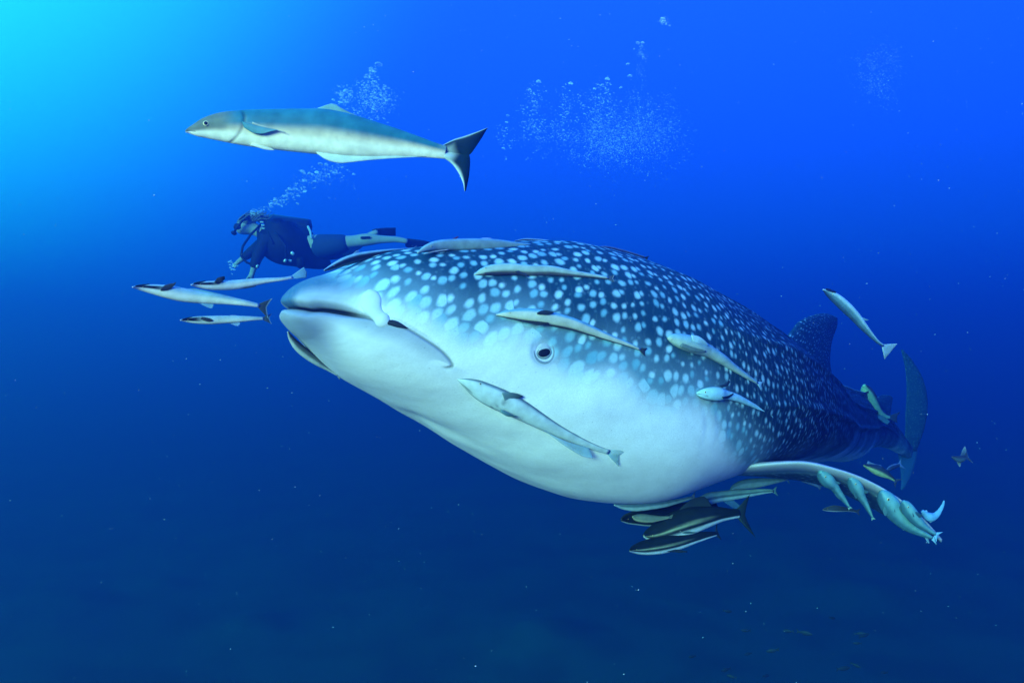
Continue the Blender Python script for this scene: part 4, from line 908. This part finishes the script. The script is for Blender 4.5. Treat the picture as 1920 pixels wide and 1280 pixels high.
    link_mesh('hair', mesh_np('hair', Vh, Fh, base), M_HAIR, root)
    ellipsoid('hair_cap', q(462, 420), (Vector((.118, 0, 0)), Vector((0, .112, 0)), Vector((0, 0, .10))), M_HAIR, root, base)
    # swim fins
    for nm, A, B, dz in (('swim_fin', [(762, 447), (780, 449), (800, 452), (815, 457)], [(760, 462), (775, 470), (795, 474), (812, 470)], -.04),
                         ('swim_fin', [(698, 431), (712, 428), (728, 427), (742, 427)], [(703, 440), (715, 441), (730, 442), (742, 442)], .18)):
        blade(nm, [q(x, y, dz) for x, y in A], [q(x, y, dz+.10) for x, y in B], .05, root, M_RUB, base, nu=12, nv=8)
diver()

# ------------------------------------------------------------------ bubbles
mb, nb, lb, bb = mat_new('air_bubble')
bb.inputs['Base Color'].default_value = (.80, .93, .95, 1); bb.inputs['Roughness'].default_value = .15; bb.inputs['Alpha'].default_value = .55
lw = node(nb, 'ShaderNodeLayerWeight'); lw.inputs[0].default_value = .4; mr = node(nb, 'ShaderNodeMapRange'); lb.new(lw.outputs['Facing'], mr.inputs[0])
mr.inputs[3].default_value = .12; mr.inputs[4].default_value = .7; lb.new(mr.outputs[0], bb.inputs['Alpha'])
ico = bmesh.new(); bmesh.ops.create_icosphere(ico, subdivisions=1, radius=1)
IV = np.array([v.co[:] for v in ico.verts]); IF = np.array([[v.index for v in f.verts] for f in ico.faces]); ico.free()
def cloud(name, pts, rad, mat, label, kind='stuff', squash=True, cat=None):
    pts = np.array(pts); rad = np.array(rad); k = len(pts)
    sc = np.ones((k, 1, 3))
    if squash: sc = np.stack([rng.uniform(.8, 1.6, k), rng.uniform(.8, 1.3, k), rng.uniform(.5, .9, k)], -1)[:, None]
    V = pts[:, None]+IV[None]*sc*rad[:, None, None]; F = (IF[None]+(np.arange(k)*len(IV))[:, None, None]).reshape(-1, 3)
    c = pts.mean(0); me = mesh_np(name, V, F, c); o = link_mesh(name, me, mat); o.location = c; tag(o, label, cat, kind=kind)
def plume(specs, d0, spread):
    pts, rad, last = [], [], None
    for (x0, y0, x1, y1, w, n, r0, r1) in specs:
        for _ in range(int(n*(1.7 if n > 300 else 1.1))):
            t = rng.random(); px = x0+(x1-x0)*t+rng.normal(0, w); py = y0+(y1-y0)*t+rng.normal(0, w*.8); d = d0+rng.normal(0, spread)
            if pts and last and rng.random() < .55:
                px = last[0]+rng.normal(0, 3.5); py = last[1]+rng.normal(0, 3.5); d = last[2]+rng.normal(0, .03)
            else: last = (px, py, d)
            pts.append(P(px, py, d)[:]); rad.append((r0+(r1-r0)*min(1.6, rng.exponential(.42)))*d/FPX)
    return pts, rad
p, r = plume([(475, 402, 530, 374, 3, 110, .5, 1.6), (525, 376, 568, 348, 7, 120, .4, 1.7), (560, 345, 640, 315, 9, 200, .4, 1.5), (600, 322, 630, 330, 16, 140, .3, .9), (430, 488, 437, 505, 4, 24, .6, 1.7)], 8.6, .15)
cloud('bubble_trail', p, r, mb, 'trail of fine bubbles rising from the head of the diver', cat='bubbles')
p, r = plume([(640, 165, 655, 195, 8, 160, .4, 1.5), (690, 150, 700, 185, 11, 160, .4, 1.5), (700, 185, 690, 205, 20, 420, .3, 1.3), (720, 170, 715, 210, 10, 160, .4, 1.3), (700, 130, 690, 150, 6, 60, .5, 1.7)], 9.2, .3)
cloud('bubble_plume', p, r, mb, 'dense plume of bubbles rising behind the back fin of the cobia', cat='bubbles')
p, r = plume([(1002, 170, 998, 250, 12, 300, .4, 1.3), (1068, 170, 1050, 260, 14, 300, .4, 1.2), (1135, 165, 1110, 260, 16, 360, .4, 1.2), (1203, 88, 1204, 108, 4, 60, .4, 1.3), (1200, 108, 1205, 200, 7, 70, .3, .8),
              (1200, 225, 1200, 260, 34, 1500, .25, .8), (1130, 255, 1150, 280, 26, 1100, .25, .8), (980, 250, 1250, 290, 26, 1000, .25, .8), (940, 235, 945, 275, 9, 60, .4, 1.3), (1245, 180, 1290, 280, 9, 160, .25, .7), (1243, 36, 1243, 42, 3, 30, .5, 1.3)], 11.5, .5)
cloud('bubble_plume', p, r, mb, 'wide cloud of tiny bubbles in columns right of the cobia tail', cat='bubbles')
p, r = plume([(1630, 110, 1650, 180, 20, 500, .2, .6), (1660, 80, 1680, 130, 12, 150, .2, .5)], 15, .6)
cloud('bubble_plume', p, r, mb, 'very faint distant bubble cloud near the upper right corner', cat='bubbles')
big = [(710, 121, 7, 9.2), (696, 131, 6, 9.2), (722, 165, 5.5, 9.2), (715, 180, 4.5, 9.2), (648, 172, 6, 9.2), (657, 178, 5, 9.2), (638, 192, 5, 9), (700, 205, 4.5, 9.2), (625, 188, 4, 9), (686, 193, 4, 9.2),
       (568, 323, 6, 8.6), (580, 326, 4, 8.6), (594, 323, 5, 8.6), (601, 308, 5, 8.6), (612, 309, 4.5, 8.6), (572, 359, 4.5, 8.6), (543, 355, 5, 8.6), (536, 368, 4, 8.6), (515, 376, 4, 8.6), (560, 368, 3.5, 8.6), (432, 492, 5, 8.4), (437, 506, 5, 8.4), (558, 382, 3.5, 8.6),
       (1010, 154, 5.5, 11.5), (993, 168, 3, 11.5), (1070, 157, 5.5, 11.5), (1056, 164, 3.5, 11.5), (1139, 149, 5.5, 11.5), (1129, 160, 4, 11.5), (1115, 167, 4, 11.5), (1177, 121, 4.5, 11.5), (1181, 143, 4.5, 11.5), (1164, 165, 3.5, 11.5),
       (1196, 81, 4.5, 11.5), (1205, 81, 4.5, 11.5), (1243, 36, 6, 11.5), (1243, 42, 5, 11.5), (952, 217, 4, 11.5), (950, 230, 4, 11.5), (944, 279, 4, 11.5), (1096, 214, 3, 11.5)]
bmb = bmesh.new(); bmesh.ops.create_uvsphere(bmb, u_segments=20, v_segments=12, radius=1)
for v in bmb.verts:
    if v.co.z < 0: v.co.z *= .45
    v.co.z += .12*math.sin(v.co.x*3+1)*math.cos(v.co.y*2); v.co.x += .1*math.sin(v.co.z*4)
bme = bpy.data.meshes.new('bubble'); bmb.to_mesh(bme); bmb.free(); bme.materials.append(mb)
bme.polygons.foreach_set('use_smooth', [True]*len(bme.polygons))
for x, y, w, d in big:
    o = bpy.data.objects.new('bubble', bme); COL.objects.link(o); o.location = P(x, y, d+random.uniform(-.1, .1)); k = w*d/FPX*.85
    o.scale = (k*random.uniform(.9, 1.25), k, k*random.uniform(.5, .8)); o.rotation_euler = (random.uniform(-.3, .3), random.uniform(-.5, .2), random.uniform(0, 6))
    if d > 10: l_, g_ = 'large bubble of the distant bubble cloud to the right of the cobia tail', 'large bubbles of the distant cloud'
    elif d > 9: l_, g_ = 'large bubble of the plume rising behind the back fin of the cobia', 'large bubbles behind the cobia'
    else: l_, g_ = 'large pale bubble close around the diver or rising above the diver', 'large bubbles around the diver'
    tag(o, l_, 'bubble', g_)
# drifting specks
M_SNOW = simple('drifting_speck', (.55, .62, .65), .7, noise=.3, bump=0)
pts, rad = [], []
while len(pts) < 2600:
    x, y, z = rng.uniform(-7, 7), rng.uniform(.9, 10), rng.uniform(-4, 4.2)
    if y < 1.6 and rng.random() < .6: continue
    pts.append((x, y, z)); rad.append(min(.0026, .0008+rng.exponential(.0006))*(.5+y*.17))
cloud('floating_particles', pts, rad, M_SNOW, 'fine pale specks drifting through the water everywhere')
